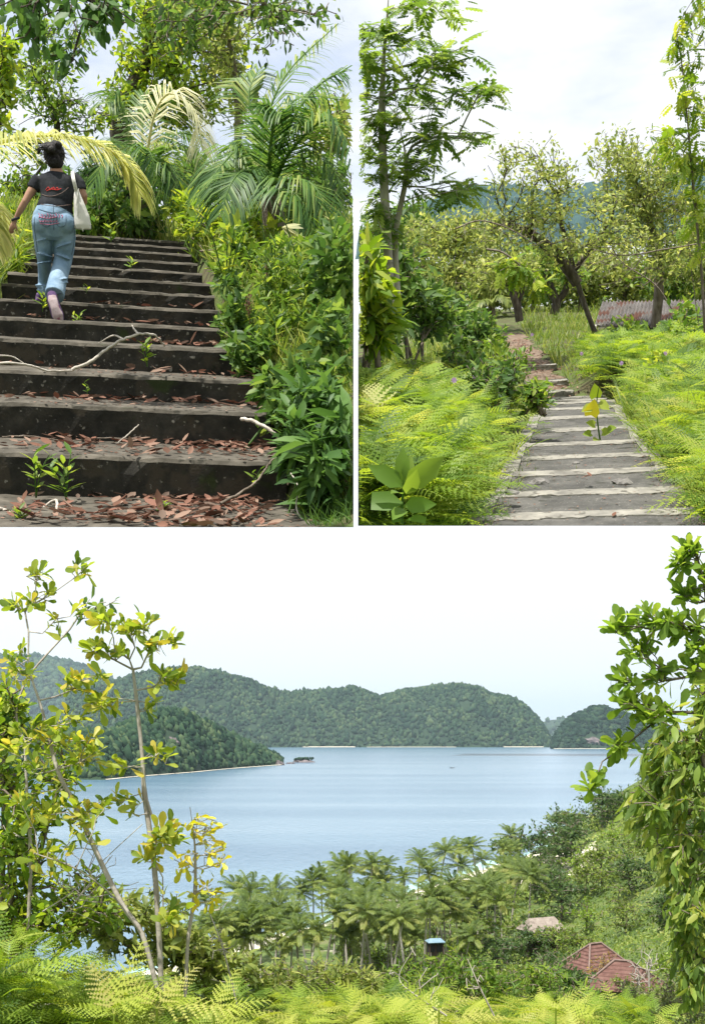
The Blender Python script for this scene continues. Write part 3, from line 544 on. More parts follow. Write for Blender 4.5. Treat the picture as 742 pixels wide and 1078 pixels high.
tree('overhanging_branch', 'dark broad-leaved branch drooping into the upper left corner of the staircase view', 'tree branch', A, (40, -70), 9.5, [(40, -70, 9.5), (36, -40, 9.4), (60, -12, 9.3), (100, 0, 9.2)],
     [(30, 6, 40, 24, 9.3, .5, 24), (92, 20, 34, 30, 9.2, .5, 20), (78, 62, 24, 20, 9.1, .3, 9), (30, 40, 24, 18, 9.2, .3, 7), (128, 8, 30, 18, 9.2, .4, 12)], M_gloss, M_barkd, .085, T_oval(.55, .1, .15), per=5, along=2, r0=.03, rt=.004, seg=.2, jit=.03, kw=dict(spread=.7, droop=.6, up=.4))
tree('overhanging_branch', 'fine-twigged branch with small leaves hanging across the upper middle of the staircase view', 'tree branch', A, (260, -90), 12, [(260, -90, 12), (255, -50, 12), (262, -15, 12), (285, 10, 12)],
     [(215, 10, 50, 26, 12, .6, 50), (290, 20, 34, 40, 12, .6, 36), (180, 30, 40, 40, 12, .7, 44), (320, 8, 40, 18, 12, .6, 22)], M_weedd, M_bark, .07, OV, per=7, r0=.03, rt=.004, seg=.25, jit=.05, kw=dict(spread=.9, droop=.5, up=.5))
for i, (px, py, rx, ry, D, n, lm, lb) in enumerate([(60, 205, 45, 26, 28, 130, M_weedd, 'background shrub behind the woman\'s shoulders'), (120, 190, 40, 30, 29, 130, M_leafd, 'dark background shrub behind the middle palm'), (195, 195, 42, 34, 28, 170, M_weedd, 'dense background shrub between the two palms'),
        (265, 190, 40, 38, 27, 170, M_leafd, 'dark background shrub behind the right palm\'s heart'), (335, 205, 45, 40, 27, 190, M_weedd, 'background shrub closing the view at the right edge'), (345, 130, 34, 34, 29, 90, M_fine, 'pale far crown seen through the right palm\'s fronds'), (10, 225, 30, 24, 27, 80, M_fine2, 'sunny background shrub at the far left behind the grass')]):
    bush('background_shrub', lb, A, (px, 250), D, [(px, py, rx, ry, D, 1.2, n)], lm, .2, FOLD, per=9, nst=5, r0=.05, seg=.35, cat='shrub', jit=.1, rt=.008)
# ================================================================ PLACE B: concrete steps going down to a grassy clearing
YB = [541, 518, 497, 481, 467.5, 452.5, 440, 431, 425, 419.5]; NB = len(YB)
EB = [(498, 728), (518, 715), (532, 700), (541, 688), (548, 674), (556, 664), (563, 654), (570, 650), (577, 646), (581, 636)]
def slopeB(py): l = B.loc(560, py, 1.0); return l.z
HB = [-(1.6 + .08 * k) for k in range(NB)]; DB = [h / slopeB(y) for h, y in zip(HB, YB)]
cB = [B.loc((a + b) / 2, y, d).x for (a, b), y, d in zip(EB, YB, DB)]; wB = [(B.loc(b, y, d).x - B.loc(a, y, d).x) / 2 for (a, b), y, d in zip(EB, YB, DB)]
PATHY = [DB[-1], 23.5, 27, 30.5, 35, 40, 47]; PATHZ = [HB[-1] - .06, -2.38, -2.28, -2.12, -1.95, -1.85, -1.75]
PATHX = [cB[-1]] + [B.loc(px, py, d).x for px, py, d in [(582, 408, 23.5), (574, 396, 27), (562, 378, 30.5), (548, 364, 35), (540, 352, 40), (530, 345, 47)]]
def hB(x, y):
    cx = np.interp(y, DB + PATHY[1:], cB + PATHX[1:]); wx = np.interp(y, DB + PATHY[1:], wB + [.35, .4, .4, .4, .4, .4]); z = np.interp(y, [5] + DB + PATHY[1:] + [70], [HB[0] + .02] + [h - .12 for h in HB] + PATHZ[1:] + [-1.7])
    e = np.abs(x - cx) - wx - .05; s = np.clip(e / .9, 0, 1); s = s * s * (3 - 2 * s); top = np.where(x < cx, -1.52, -1.66) + .10 * np.sin(x * 1.3 + y * .4) - .03 * np.maximum(y - 20, 0)
    return np.where(y < 30, z + s * np.maximum(0, top - z), z + s * .08) + .04 * np.sin(x * 3.1 + y * 1.2) * (e > 0)
terrain('clearing_ground', B, hB, np.linspace(-6, 9, 90), np.linspace(6.5, 70, 180), M_soil, thick=.35)
# steps: treads with a pale cast edge at the drop
so = B.loc(600, 500, 10); st = thing('concrete_steps', 'grey concrete steps with pale cast edges descending towards the grassy clearing', 'steps', B, so)
for k in range(NB):
    y0 = DB[k - 1] - .04 if k else 6.9; y1 = DB[k]; z = HB[k]; c0 = cB[k]; w1 = wB[k]; w0 = (wB[k - 1] + .03 if k else wB[0] + .09)
    rr = np.random.default_rng(300 + k)
    bm = bmesh.new(); nx, ny = 24, 8; g = []
    for j in range(ny + 1):
        v = j / ny; yy = y0 + (y1 - y0) * v; hw = w0 + (w1 - w0) * v; cc = c0 + ((cB[k - 1] - c0) * (1 - v) if k else 0)
        g.append([bm.verts.new((cc + hw * (2 * i / nx - 1) + rr.normal() * .006, yy + (.012 * math.sin(i * .55 + k) + rr.normal() * .008) * (v > .95), z + rr.normal() * .004 - .01 * (v < .2))) for i in range(nx + 1)])
    for j in range(ny):
        for i in range(nx): bm.faces.new((g[j][i], g[j][i + 1], g[j + 1][i + 1], g[j + 1][i]))
    r = bmesh.ops.extrude_edge_only(bm, edges=[e for e in bm.edges if e.is_boundary])
    for v in r['geom']:
        if isinstance(v, bmesh.types.BMVert): v.co.z -= .2
    bmesh.ops.translate(bm, verts=bm.verts[:], vec=-so); cut(bm, B.local_planes(so), False); tr = bm_obj('step', bm, M_crete, st, B, so)
    # the pale edge strip: irregular width, a few mm proud
    bm = bmesh.new(); rows = []; wd = (y1 - DB[k - 1] if k else 1.2) * .24
    for i in range(41):
        t = i / 40; x = c0 + w1 * (2 * t - 1) * 1.005; f = y1 + .012 + .012 * math.sin(t * 24 * .55 + k) * .35 + rr.normal() * .005; b_ = y1 - wd * (.75 + .08 * math.sin(t * 7 + 2.3 * k) + .05 * math.sin(t * 31 + 2 * k)) + rr.normal() * .012
        rows.append([bm.verts.new(p) for p in ((x, f, z - .19), (x, f, z - .005), (x, f - .012, z + .012), (x, (f + b_) / 2, z + .012), (x, b_, z + .009), (x, b_ - .004, z - .02))])
    for i in range(40):
        for q in range(5): bm.faces.new((rows[i][q], rows[i + 1][q], rows[i + 1][q + 1], rows[i][q + 1]))
    bmesh.ops.recalc_face_normals(bm, faces=bm.faces[:]); bmesh.ops.translate(bm, verts=bm.verts[:], vec=-so); cut(bm, B.local_planes(so), False); bm_obj('step_edge', bm, M_nose, st, B, so)
    if 0 < k < 8:                                                    # pale kerb on the left and right of the flight
        for sd in (-1, 1):
            if sd > 0 and k in (1, 2): continue
            bm = bmesh.new(); xx0 = (cB[k - 1] + sd * (wB[k - 1] if k else 0)); xx1 = c0 + sd * w1; wk = .075
            vs = [bm.verts.new(p) for p in ((xx0 - wk, y0 + .1, z - .15), (xx0 + wk, y0 + .1, z - .15), (xx1 + wk, y1 - .02, z - .15), (xx1 - wk, y1 - .02, z - .15), (xx0 - wk, y0 + .1, z + .022), (xx0 + wk, y0 + .1, z + .022), (xx1 + wk, y1 - .02, z + .02), (xx1 - wk, y1 - .02, z + .02))]
            for f in ((0, 1, 2, 3), (4, 5, 6, 7), (0, 1, 5, 4), (1, 2, 6, 5), (2, 3, 7, 6), (3, 0, 4, 7)): bm.faces.new([vs[i] for i in f])
            bmesh.ops.recalc_face_normals(bm, faces=bm.faces[:]); bmesh.ops.subdivide_edges(bm, edges=bm.edges[:], cuts=2)
            for v in bm.verts: v.co += Vector(rr.normal(size=3) * .006)
            bmesh.ops.translate(bm, verts=bm.verts[:], vec=-so); cut(bm, B.local_planes(so), False); bm_obj('kerb', bm, M_nose, st, B, so)
# earth path beyond the steps with a few half buried step stones
M_path = noisemat('earth_path', [(.09, .06, .042), (.15, .11, .08), (.22, .17, .125)], 5, 8, .95, .6, 30, extra=[((.12, .07, .045), 6, .58)])
bm = bmesh.new(); ys = np.linspace(DB[-1] + .1, 42, 70); rows = []
for y in ys:
    cx = np.interp(y, PATHY, PATHX); hw = .42 + .10 * math.sin(y * 1.9) + .06 * math.sin(y * 4.3); rows.append([bm.verts.new((cx + hw * u, y, float(hB(np.array([cx]), np.array([y]))[0]) + .03 - .02 * abs(u))) for u in (-1, -.5, 0, .5, 1)])
for i in range(69):
    for q in range(4): bm.faces.new((rows[i][q], rows[i][q + 1], rows[i + 1][q + 1], rows[i + 1][q]))
setp(bm_obj('footpath', bm, M_path, None, B, smooth=True), kind='structure')
for i, (y, lb) in enumerate([(23.0, 'first half-buried stone step beyond the concrete steps'), (24.6, 'second half-buried stone step on the earth path'), (26.6, 'third half-buried stone step on the earth path'), (29.5, 'farthest half-buried stone step before the clearing')]):
    cx = float(np.interp(y, PATHY, PATHX)); z = float(hB(np.array([cx]), np.array([y]))[0]); bm = bmesh.new(); box(bm, (0, 0, 0), (.95, .28, .16), .02); bmesh.ops.subdivide_edges(bm, edges=bm.edges[:], cuts=3)
    for v in bm.verts: v.co += Vector(rndn(3) * .012)
    setp(bm_obj('stone_step', bm, M_nose, None, B, (cx, y, z + .05)), lb, 'stone step', 'stone steps on the earth path')
pl_ = Cloud(); n = 600; y = DB[-1] + rnd(n) * 14; x = np.interp(y, PATHY, PATHX) + rndn(n) * .35; pl_.inst(OV, np.c_[x, y, hB(x, y) + .05], np.c_[rndn(n, 2), rndn(n) * .1], np.c_[rndn(n, 2) * .3, np.ones(n)], .10, rnd(n))
setp(pl_.obj('fallen_leaves', M_litter, None, B), 'reddish dead leaves lying along the earth path past the concrete steps', 'fallen leaves', kind='stuff')
# small stones and single leaves on the steps
M_stone = noisemat('pebble', [(.08, .075, .07), (.17, .16, .15), (.24, .23, .21)], 14, bump=.3)
for (px, py), k, s, lb in [((568, 511), 1, .075, 'grey stone on the left of the second concrete step'), ((655, 511), 1, .085, 'flat grey stone on the right of the second concrete step'), ((539, 522), 0, .055, 'small pointed stone at the left of the lowest concrete step'), ((606, 490), 2, .042, 'tiny dark stone in the middle of the third concrete step'), ((518, 524), 0, .045, 'small reddish stone at the left end of the nearest step edge')]:
    D = HB[k] / slopeB(py); bm = bmesh.new(); bmesh.ops.create_icosphere(bm, subdivisions=2, radius=1)
    for v in bm.verts: v.co = Vector((v.co.x * s * (1 + .25 * rndn(1)[0]), v.co.y * s * .8, max(-.2, v.co.z) * s * .5 * (1 + .2 * rndn(1)[0])))
    setp(bm_obj('stone', bm, M_stone, None, B, B.loc(px, py, D) + Vector((0, 0, .02))), lb, 'stone')
cl = Cloud(); cl.inst(T_oval(.5, .2, -.2), [(0, 0, 0), (.07, .03, 0)], [(1, .3, 0), (-.3, 1, .1)], [(0, .2, 1), (.3, 0, 1)], .09, [.6, .4]); D = HB[1] / slopeB(506); setp(cl.obj('fallen_leaf', M_litter, None, B, B.loc(613, 506, D) + Vector((0, 0, .03))), 'curled brown dead leaf near the middle of the second concrete step', 'leaf')
cl = Cloud(); cl.inst(T_oval(.4, .2, -.2), [(0, 0, 0)], [(.3, 1, 0)], [(0, .2, 1)], .08, [.3]); D = HB[0] / slopeB(548); setp(cl.obj('fallen_leaf', M_litter, None, B, B.loc(645, 548, D) + Vector((0, 0, .03))), 'rust coloured dead leaf at the bottom edge of the nearest concrete step', 'leaf')
cr_ = Cloud(); n = 1500; k_ = rg.integers(0, 6, n); u_ = rnd(n); v_ = rnd(n) ** 1.5; yy = np.array([(DB[k - 1] if k else 7.2) + (DB[k] - (DB[k - 1] if k else 7.2)) * v for k, v in zip(k_, v_)]); e_ = np.where(rnd(n) < .5, np.sign(u_ - .5) * (.75 + .25 * rnd(n)), 2 * u_ - 1); xx = np.array([cB[k] + wB[k] * e for k, e in zip(k_, e_)]); zz = np.array([HB[k] + .012 for k in k_])
cr_.inst(T_dia(.6, 0), np.c_[xx, yy, zz], np.c_[rndn(n, 2), np.zeros(n)], np.c_[rndn(n, 2) * .25, np.ones(n)], .018 * (1 + 1.2 * rnd(n) ** 3), rnd(n))
setp(cr_.obj('leaf_crumbs', M_litter, None, B), 'crumbs of dry leaf and grit gathered along the edges of the concrete steps', 'leaf litter', kind='stuff')
ms_ = Cloud(); n = 700; k_ = rg.integers(0, 8, n); sd_ = np.sign(rnd(n) - .5); yy = np.array([(DB[k - 1] if k else 7.2) + .05 + .12 * rg.random() + (.9 * rg.random() if rg.random() < .5 else 0) for k in k_]); xx = np.array([cB[k] + wB[k] * (s_ * (.80 + .22 * rg.random()) if (y - (DB[k - 1] if k else 7.2)) > .2 else 2 * rg.random() - 1) for k, s_, y in zip(k_, sd_, yy)]); zz = np.array([HB[k] for k in k_])
ms_.inst(BLADEW, np.c_[xx, yy, zz], np.c_[rndn(n, 2) * .5, np.ones(n)], np.c_[rndn(n, 2), np.full(n, .3)], .05 + .09 * rnd(n) ** 2, rnd(n) * .7)
setp(ms_.obj('joint_weeds', M_grass, None, B), 'fine grass and moss growing in the joints of the concrete steps', 'weeds', kind='stuff')
# sapling growing through the steps, with heart shaped leaves and one yellow leaf
T_heart = (np.array([(0, 0, 0), (.34, -.12, .03), (.48, .25, .05), (.28, .68, 0), (0, 1, -.1), (-.28, .68, 0), (-.48, .25, .05), (-.34, -.12, .03), (0, .35, -.02)]), np.array([(0, 1, 2, 8), (8, 2, 3, 4), (8, 4, 5, 6), (0, 8, 6, 7)]))
k = 4; D = HB[k] / slopeB(466); o = B.loc(632, 466, D); t = thing('sapling', 'thin sapling with heart-shaped leaves sprouting through the concrete steps', 'sapling', B, o); pl = B.local_planes(o); cl = Cloud()
P = smooth_path([tuple(B.loc(*q) - o) for q in [(632, 466, D), (629, 445, D), (628, 425, D), (630, 408, D - .1)]], 5); tube_cloud(cl, P, np.linspace(.012, .005, len(P)), 6); cl.obj('stem', M_weedd, t, planes=pl)
cl = Cloud()
for (px, py, s, d) in [(627, 418, .17, (-.1, -.3, 1)), (631, 424, .15, (.8, -.3, -.5)), (622, 428, .13, (-1, -.3, -.4)), (626, 447, .12, (-1, -.4, .4)), (634, 455, .13, (1, -.3, .2)), (640, 452, .11, (1, -.5, .3)), (622, 456, .11, (-1, -.4, 0)), (629, 462, .12, (-.4, -1, -.2)), (636, 466, .11, (.8, -.6, -.2))]:
    cl.inst(T_heart, [tuple(B.loc(px, py, D - .02) - o)], [d], [(.1, -.75, .6)], s, [.6 + .3 * rg.random()])
cl.obj('leaves', M_fine2, t, planes=pl); cl = Cloud(); cl.inst(T_heart, [tuple(B.loc(622, 437, D - .04) - o)], [(.2, -.2, 1)], [(0, -.9, .3)], .20, [.9]); ye = cl.obj('yellow_leaf', leafmat('sunny_yellow_leaf', [(.75, .55, .03), (.80, .62, .05)], .3), t, planes=pl); ye['label'] = 'single bright yellow leaf'

# ---- ferns and undergrowth
def ferns(name, label, fr, hf, boxes, mat, planes=None, T=FERN, cat='fern thicket', tilt=.75, kind='stuff', keep=None):
    cl = Cloud()
    for x0, x1, y0, y1, n, s, lift in boxes:
        x = x0 + (x1 - x0) * rnd(n); y = y0 + (y1 - y0) * rnd(n); z = hf(x, y) + lift * rnd(n)
        if keep is not None: m = keep(x, y); x, y, z = x[m], y[m], z[m]; n = len(x)
        az = rnd(n) * 2 * PI; el = tilt * (.35 + .8 * rnd(n)); d = np.c_[np.cos(az), np.sin(az) - .25, el]; c = .5 + .5 * np.sin(x * 2.3 + 1) * np.sin(y * 1.9)
        sel = rg.integers(0, 3, n); nr = np.c_[np.zeros((n, 2)), np.ones(n)] + rndn(n, 3) * .28; sc3 = s * (1 + .35 * rndn(n)).clip(.4, 1.7); rr_ = (rnd(n) * .75 + .25 * c)
        for q_, TT in enumerate((T, FERN2 if T is FERN else T, FERN3 if T is FERN else T)):
            m = sel == q_; cl.inst(TT, np.c_[x, y, z][m], d[m], nr[m], np.stack([sc3 * (.8 + .4 * rnd(n)), sc3, sc3], 1)[m], rr_[m])
    return setp(cl.obj(name, mat, None, fr, planes=planes if planes is not None else fr.local_planes((0, 0, 0))), label, cat, kind=kind)
cxB = lambda y: np.interp(y, DB + PATHY[1:], cB + PATHX[1:]); wxB = lambda y: np.interp(y, DB + PATHY[1:], wB + [.4] * 6)
offp = lambda m: (lambda x, y: np.abs(x - cxB(y)) > wxB(y) + m)
lx = lambda px, D: B.loc(px, 450, D).x
ferns('fern_thicket', 'bright green fern thicket covering the bank left of the concrete steps', B, hB, [(lx(365, 7), cB[0] - wB[0], 7.0, 9, 1500, .33, .5), (lx(365, 10), cB[3] - .4, 9, 13, 1900, .34, .55)], M_fernm, keep=offp(.16))
ferns('fern_thicket', 'lighter ferns on the right of the concrete steps, reaching to the photo edge', B, hB, [(cB[0] + wB[0] * .9, lx(830, 8), 7, 10, 900, .33, .4), (cB[3] + .6, lx(810, 12), 10, 15, 2400, .34, .5)], M_fernm, keep=offp(.14))
ferns('fern_ground_cover', 'distant fern and weed cover on the gentle slopes either side of the path', B, hB, [(lx(370, 15), cB[5], 13, 18, 1500, .30, .5), (cB[6], lx(760, 19), 15, 22, 3600, .32, .5), (cB[8] + .3, lx(760, 25), 22, 32, 2800, .42, .4)], M_fernm, T=FERNL, keep=offp(.2))
def gkeep(cl_boxes): return cl_boxes
def grassB(label, boxes, mat, T=BLADE, m=.1, name='grass'):
    cl = Cloud()
    for x0, x1, y0, y1, n, h, lean in boxes:
        x = x0 + (x1 - x0) * rnd(n); y = y0 + (y1 - y0) * rnd(n); k = np.abs(x - cxB(y)) > wxB(y) + m; x, y = x[k], y[k]; n = len(x); c = .5 + .5 * np.sin(x * 1.7 + np.sin(y)) * np.sin(y * 1.1)
        cl.inst(T, np.c_[x, y, hB(x, y) - .02], np.c_[rndn(n, 2) * lean, np.ones(n)], np.c_[rndn(n, 2), np.full(n, .3)], h * (.4 + .8 * rnd(n)) * (.7 + .4 * c), (rnd(n) * .7 + .3 * c))
    return setp(cl.obj(name, mat, None, B, planes=B.local_planes((0, 0, 0))), label, 'grass', kind='stuff')
grassB('sunny yellow-green grass filling the clearing under the far trees', [(lx(430, 36), lx(760, 36), 26, 46, 9000, .45, .35), (lx(380, 60), lx(760, 60), 44, 68, 4000, .55, .3), (lx(380, 26), cB[-1] - .3, 22, 34, 2600, .5, .35)], M_grass, T_blade(.07, .4))
grassB('long grass tufts arching along the left edge of the concrete steps', [(lx(505, 9), lx(545, 9), 8.2, 10.5, 190, .6, .35), (lx(535, 12), lx(562, 12), 10.5, 14.5, 520, .75, .35), (lx(555, 17), lx(580, 17), 15, 20, 320, .6, .35)], M_grass, T_blade(.03, .6), m=.04, name='grass_tufts')
grassB('long grass tufts along the right side of the concrete steps', [(lx(700, 9), lx(742, 9), 8, 11, 190, .5, .35), (lx(680, 13), lx(720, 13), 11, 15, 700, .75, .4), (lx(655, 18), lx(700, 18), 15.5, 22, 600, .7, .35)], M_grass, T_blade(.03, .6), m=.04, name='grass_tufts')
# the broad leaved young plant in the lower left corner of this place
o = B.loc(424, 566, 6.5); t = thing('young_shrub', 'young plant with big upright paddle leaves in front of the ferns', 'plant', B, o); pl = B.local_planes(o); cl = Cloud()
P = smooth_path([tuple(B.loc(*q) - o) for q in [(424, 566, 6.5), (423, 540, 6.5), (425, 505, 6.45)]], 5); tube_cloud(cl, P, np.linspace(.012, .007, len(P)), 6); cl.obj('stem', M_weedd, t, planes=pl); cl = Cloud(); TP = T_oval(.52, .14, .22)
for (px, py, s, d, r_) in [(424, 507, .20, (.02, -.1, 1), .6), (424, 512, .27, (-.75, -.3, .62), .5), (426, 512, .29, (.85, -.2, .55), .8), (424, 530, .28, (-.98, -.2, .18), .3), (426, 532, .25, (.8, -.5, .1), .35), (423, 520, .17, (-.3, -.9, .4), .7), (428, 520, .19, (.45, -.7, .75), .9), (424, 548, .22, (-.9, -.4, -.1), .2), (427, 548, .22, (.9, -.3, -.05), .4), (425, 505, .15, (.4, .2, 1), .9), (425, 536, .2, (-.2, -1, .05), .6)]:
    cl.inst(TP, [tuple(B.loc(px, py, 6.45) - o)], [d], [(.1 + .3 * rndn(1)[0], -.8, .55 + .3 * rndn(1)[0])], s * (.75 + .2 * rg.random()), [r_])
cl.obj('leaves', leafmat('paddle_leaf', [(.06, .13, .02), (.11, .20, .03), (.18, .26, .045)], .5, .5, .3), t, planes=pl)
# shrubs left of the steps
for args in [('dark rounded shrub above the ferns, left of where the steps narrow', (490, 420), 17, [(490, 392, 36, 30, 17.5, .8, 130), (515, 412, 20, 22, 17, .6, 60)], M_weedd, .11, OV),
             ('glossy dark shrub with pale specks beside the grass tufts', (520, 440), 15, [(508, 400, 22, 26, 15, .6, 60), (530, 398, 18, 28, 15.6, .5, 50)], M_weedd, .10, OV),
             ('bright leafed shrub at the left edge above the fern bank', (392, 380), 11, [(388, 290, 18, 40, 11, .5, 60), (400, 335, 16, 26, 11, .4, 34)], M_fine2, .15, T_oval(.4, .1, .2)),
             ('tall dark shrub in the shade of the feathery tree', (425, 390), 20, [(415, 300, 34, 50, 20, 1, 180), (450, 320, 34, 36, 21, 1, 130), (400, 350, 26, 26, 19, .8, 80)], M_weedd, .16, FOLD),
             ('mid-green shrub between the dark shrub and the clearing', (485, 370), 26, [(475, 330, 34, 26, 26, 1, 130), (500, 350, 34, 22, 25, 1, 110)], M_weedd, .17, FOLD),
             ('low weedy shrub at the left where the path leaves the steps', (530, 400), 22.5, [(535, 385, 26, 18, 22.5, .6, 70), (515, 368, 26, 16, 24, .6, 60)], M_weed, .12, FOLD),
             ('round olive shrub right of the path beside the leaning tree', (655, 372), 30, [(660, 352, 26, 18, 30, 1, 90), (690, 362, 30, 18, 29, 1, 90)], M_weed, .16, FOLD),
             ('leafy shrub hiding the end of the old roof at the right', (722, 375), 26, [(722, 345, 22, 28, 26, 1, 110), (738, 362, 16, 24, 25, .8, 60)], M_weed, .15, FOLD),
             ('low shrub right of the steps among the ferns', (700, 400), 19, [(700, 384, 26, 12, 19, .7, 70), (735, 390, 16, 14, 18, .7, 46)], M_fine2, .12, FOLD),
             ('sprig of weeds at the left foot of the narrowing steps', (566, 432), 15.2, [(563, 416, 12, 14, 15.2, .3, 40)], M_weed, .10, OV)]:
    bush('shrub', args[0], B, args[1], args[2], args[3], args[4], args[5], T=args[6], per=8, nst=5, r0=.03, seg=.25, cat='shrub', jit=.05)
# ---- the trees of the clearing
tree('feathery_tree', 'tall slender tree with feathery compound leaves at the left, pale forked trunks', 'tree', B, (412, 330), 17,
     [(412, 330, 17), (408, 260, 17), (404, 190, 17), (402, 120, 17), (404, 60, 17), (408, 10, 17), (412, -60, 17)],
     [(420, 30, 50, 34, 17, 1, 22), (470, 60, 52, 18, 16.6, .8, 20), (505, 95, 36, 10, 16.4, .6, 13), (430, 105, 52, 30, 17, 1, 22), (480, 145, 46, 14, 17, .8, 16), (420, 175, 44, 30, 17, 1, 24), (395, 140, 20, 60, 16.8, .8, 22), (478, 200, 44, 10, 17, .7, 13), (400, 230, 24, 30, 17, .8, 20), (460, 5, 46, 12, 17, .8, 11), (385, 60, 14, 60, 16.8, .7, 14)],
     leafmat('feathery_leaf', [(.06, .12, .022), (.11, .19, .033), (.18, .27, .05), (.26, .33, .07)], .5), M_barkp, .20, PIN, per=5, along=2, r0=.065, rt=.003, seg=.3, jit=.05, start=.25,
     kw=dict(spread=.9, droop=.06, up=.85, flat=.35), stems=[[(420, 330, 17.2), (416, 250, 17.2), (428, 180, 17.2), (420, 130, 17.4)]], wig=.12)
M_olive = M_fine
tree('spreading_tree', 'leaning tree with a dark forked trunk and airy olive crown mid-clearing', 'tree', B, (627, 352), 32,
     [(627, 352, 32), (617, 325, 32), (608, 298, 32), (600, 268, 32), (592, 240, 32), (586, 205, 32)],
     [(540, 175, 38, 30, 31, 1.6, 44), (580, 180, 36, 40, 31, 1.6, 50), (620, 215, 46, 34, 31, 1.8, 48), (560, 222, 46, 24, 31, 1.5, 70), (600, 255, 40, 22, 30.5, 1.5, 40), (650, 250, 34, 26, 31, 1.5, 60), (530, 250, 34, 20, 31, 1.5, 46)], M_olive, M_barkd, .11, FOLD, per=15, r0=.15, rt=.005, seg=.4, jit=.10,
     stems=[[(608, 298, 32), (588, 270, 31.8), (560, 246, 31.6), (535, 236, 31.4), (520, 238, 31.2)], [(604, 285, 32), (622, 262, 32), (640, 235, 32)]], start=.35)
tree('spreading_tree', 'dense rounded tree with a fine olive crown at the right of the clearing', 'tree', B, (690, 345), 36,
     [(690, 345, 36), (694, 300, 36), (690, 260, 36), (680, 220, 36)], [(650, 162, 34, 28, 36, 1.8, 60), (690, 172, 44, 34, 36, 2, 90), (720, 215, 34, 40, 36, 2, 90), (660, 215, 44, 34, 36, 2, 120), (700, 265, 46, 30, 35, 2, 110)], M_olive, M_bark, .13, FOLD, per=18, r0=.15, rt=.006, seg=.45, jit=.12)
tree('slender_sapling_tree', 'tall thin stems with drooping sprays at the right edge against the white sky', 'tree', B, (742, 350), 20,
     [(742, 350, 20), (738, 280, 20), (730, 200, 20), (724, 130, 20), (718, 70, 20), (712, 36, 20)], [(722, 60, 20, 34, 20, .6, 14), (735, 110, 20, 34, 20, .7, 16), (700, 145, 26, 14, 20, .6, 12), (730, 170, 26, 24, 20, .8, 22), (738, 10, 20, 16, 20, .6, 9), (738, 230, 18, 44, 20, .8, 20)],
     M_fine2, M_bark, .18, PIN, per=4, r0=.022, rt=.003, seg=.3, jit=.05, kw=dict(spread=.7, droop=.5, up=.7), stems=[[(735, 340, 21), (725, 260, 21), (722, 200, 21), (744, 90, 21), (736, 10, 21)]])
tree('small_tree', 'small crooked tree with a dark trunk at the left of the clearing', 'tree', B, (547, 338), 42, [(547, 338, 42), (544, 320, 42), (538, 303, 42), (530, 288, 42)], [(520, 285, 24, 16, 42, 1.6, 50), (548, 280, 24, 20, 42, 1.6, 60)], M_olive, M_barkd, .17, FOLD, per=14, r0=.15, rt=.008, seg=.5, jit=.13, stems=[[(544, 320, 42), (550, 305, 42), (556, 290, 42)]])
tree('small_tree', 'small tree with a V-forked trunk standing behind the leaning tree', 'tree', B, (583, 331), 48, [(583, 331, 48), (586, 318, 48), (580, 305, 48), (575, 290, 48)], [(575, 275, 28, 18, 48, 1.8, 70), (600, 285, 22, 16, 48, 1.8, 50)], M_weed, M_barkd, .18, FOLD, per=14, r0=.18, rt=.008, seg=.5, jit=.14, stems=[[(586, 318, 48), (594, 308, 48), (598, 296, 48)]])
tree('spreading_tree', 'olive crowned tree standing behind the small trees at the clearing\'s back', 'tree', B, (480, 330), 46, [(480, 330, 46), (484, 290, 46), (480, 250, 46)], [(450, 250, 40, 24, 46, 2, 110), (495, 245, 44, 30, 46, 2, 130), (470, 285, 48, 24, 45, 2, 120)], M_olive, M_bark, .19, FOLD, per=14, r0=.13, rt=.008, seg=.6, jit=.16)
palm_px('coconut_palm', 'small spiky palm at the far left side of the clearing', B, (518, 338), 44, (518, 322, 44), [[(512, 308, 44), (500, 304, 44)], [(520, 300, 44), (526, 292, 44)], [(508, 316, 43.6), (494, 322, 43.2)], [(528, 312, 43.6), (540, 318, 43.2)], [(514, 302, 44), (508, 290, 44)], [(526, 306, 44), (538, 304, 44)]], ll=.6, w=.09, mat=M_fine, trunk_r=.12)
# a drooping fern-like branch in front of the small trees
tree('feathery_branch', 'bright feathery branch drooping across the small trees', 'tree branch', B, (512, 262), 24, [(512, 262, 24), (530, 266, 24), (552, 284, 24), (572, 308, 24)], [(545, 282, 28, 9, 24, .4, 14), (566, 302, 10, 8, 24, .3, 7)], M_fine2, M_bark, .24, PIN, per=5, r0=.02, rt=.005, seg=.3, kw=dict(spread=.6, droop=.4, up=.8))
# trees closing the view
for i, (px, py, rx, ry, D, n, lm, lb) in enumerate([(400, 262, 34, 40, 50, 150, M_weedd, 'background tree behind the feathery tree at the left edge'), (450, 300, 44, 28, 56, 160, M_weed, 'background tree left of the small palm'), (515, 290, 34, 34, 58, 150, M_fine, 'background tree behind the small palm'), (560, 285, 34, 34, 60, 150, M_weed, 'background tree between the two small trees'),
        (610, 285, 34, 32, 58, 150, M_fine, 'background tree right behind the leaning trunk'), (655, 285, 34, 28, 58, 140, M_fine, 'background tree above the left end of the old roof'), (705, 290, 36, 28, 56, 150, M_weed, 'background tree above the right end of the old roof'), (740, 265, 24, 44, 54, 110, M_fine, 'background tree at the right edge behind the thin stems'), (430, 230, 30, 20, 54, 80, M_weedd, 'bluish background crown under the feathery tree\'s branches')]):
    tree('background_tree', lb, 'tree', B, (px, 332), D, [(px, 332, D), (px + 3, py + ry * .5, D), (px - 2, py, D)], [(px, py, rx, ry, D, 2.4, n)], lm, M_bark, .26, FOLD, per=16, r0=.13, rt=.01, seg=.8, jit=.25)
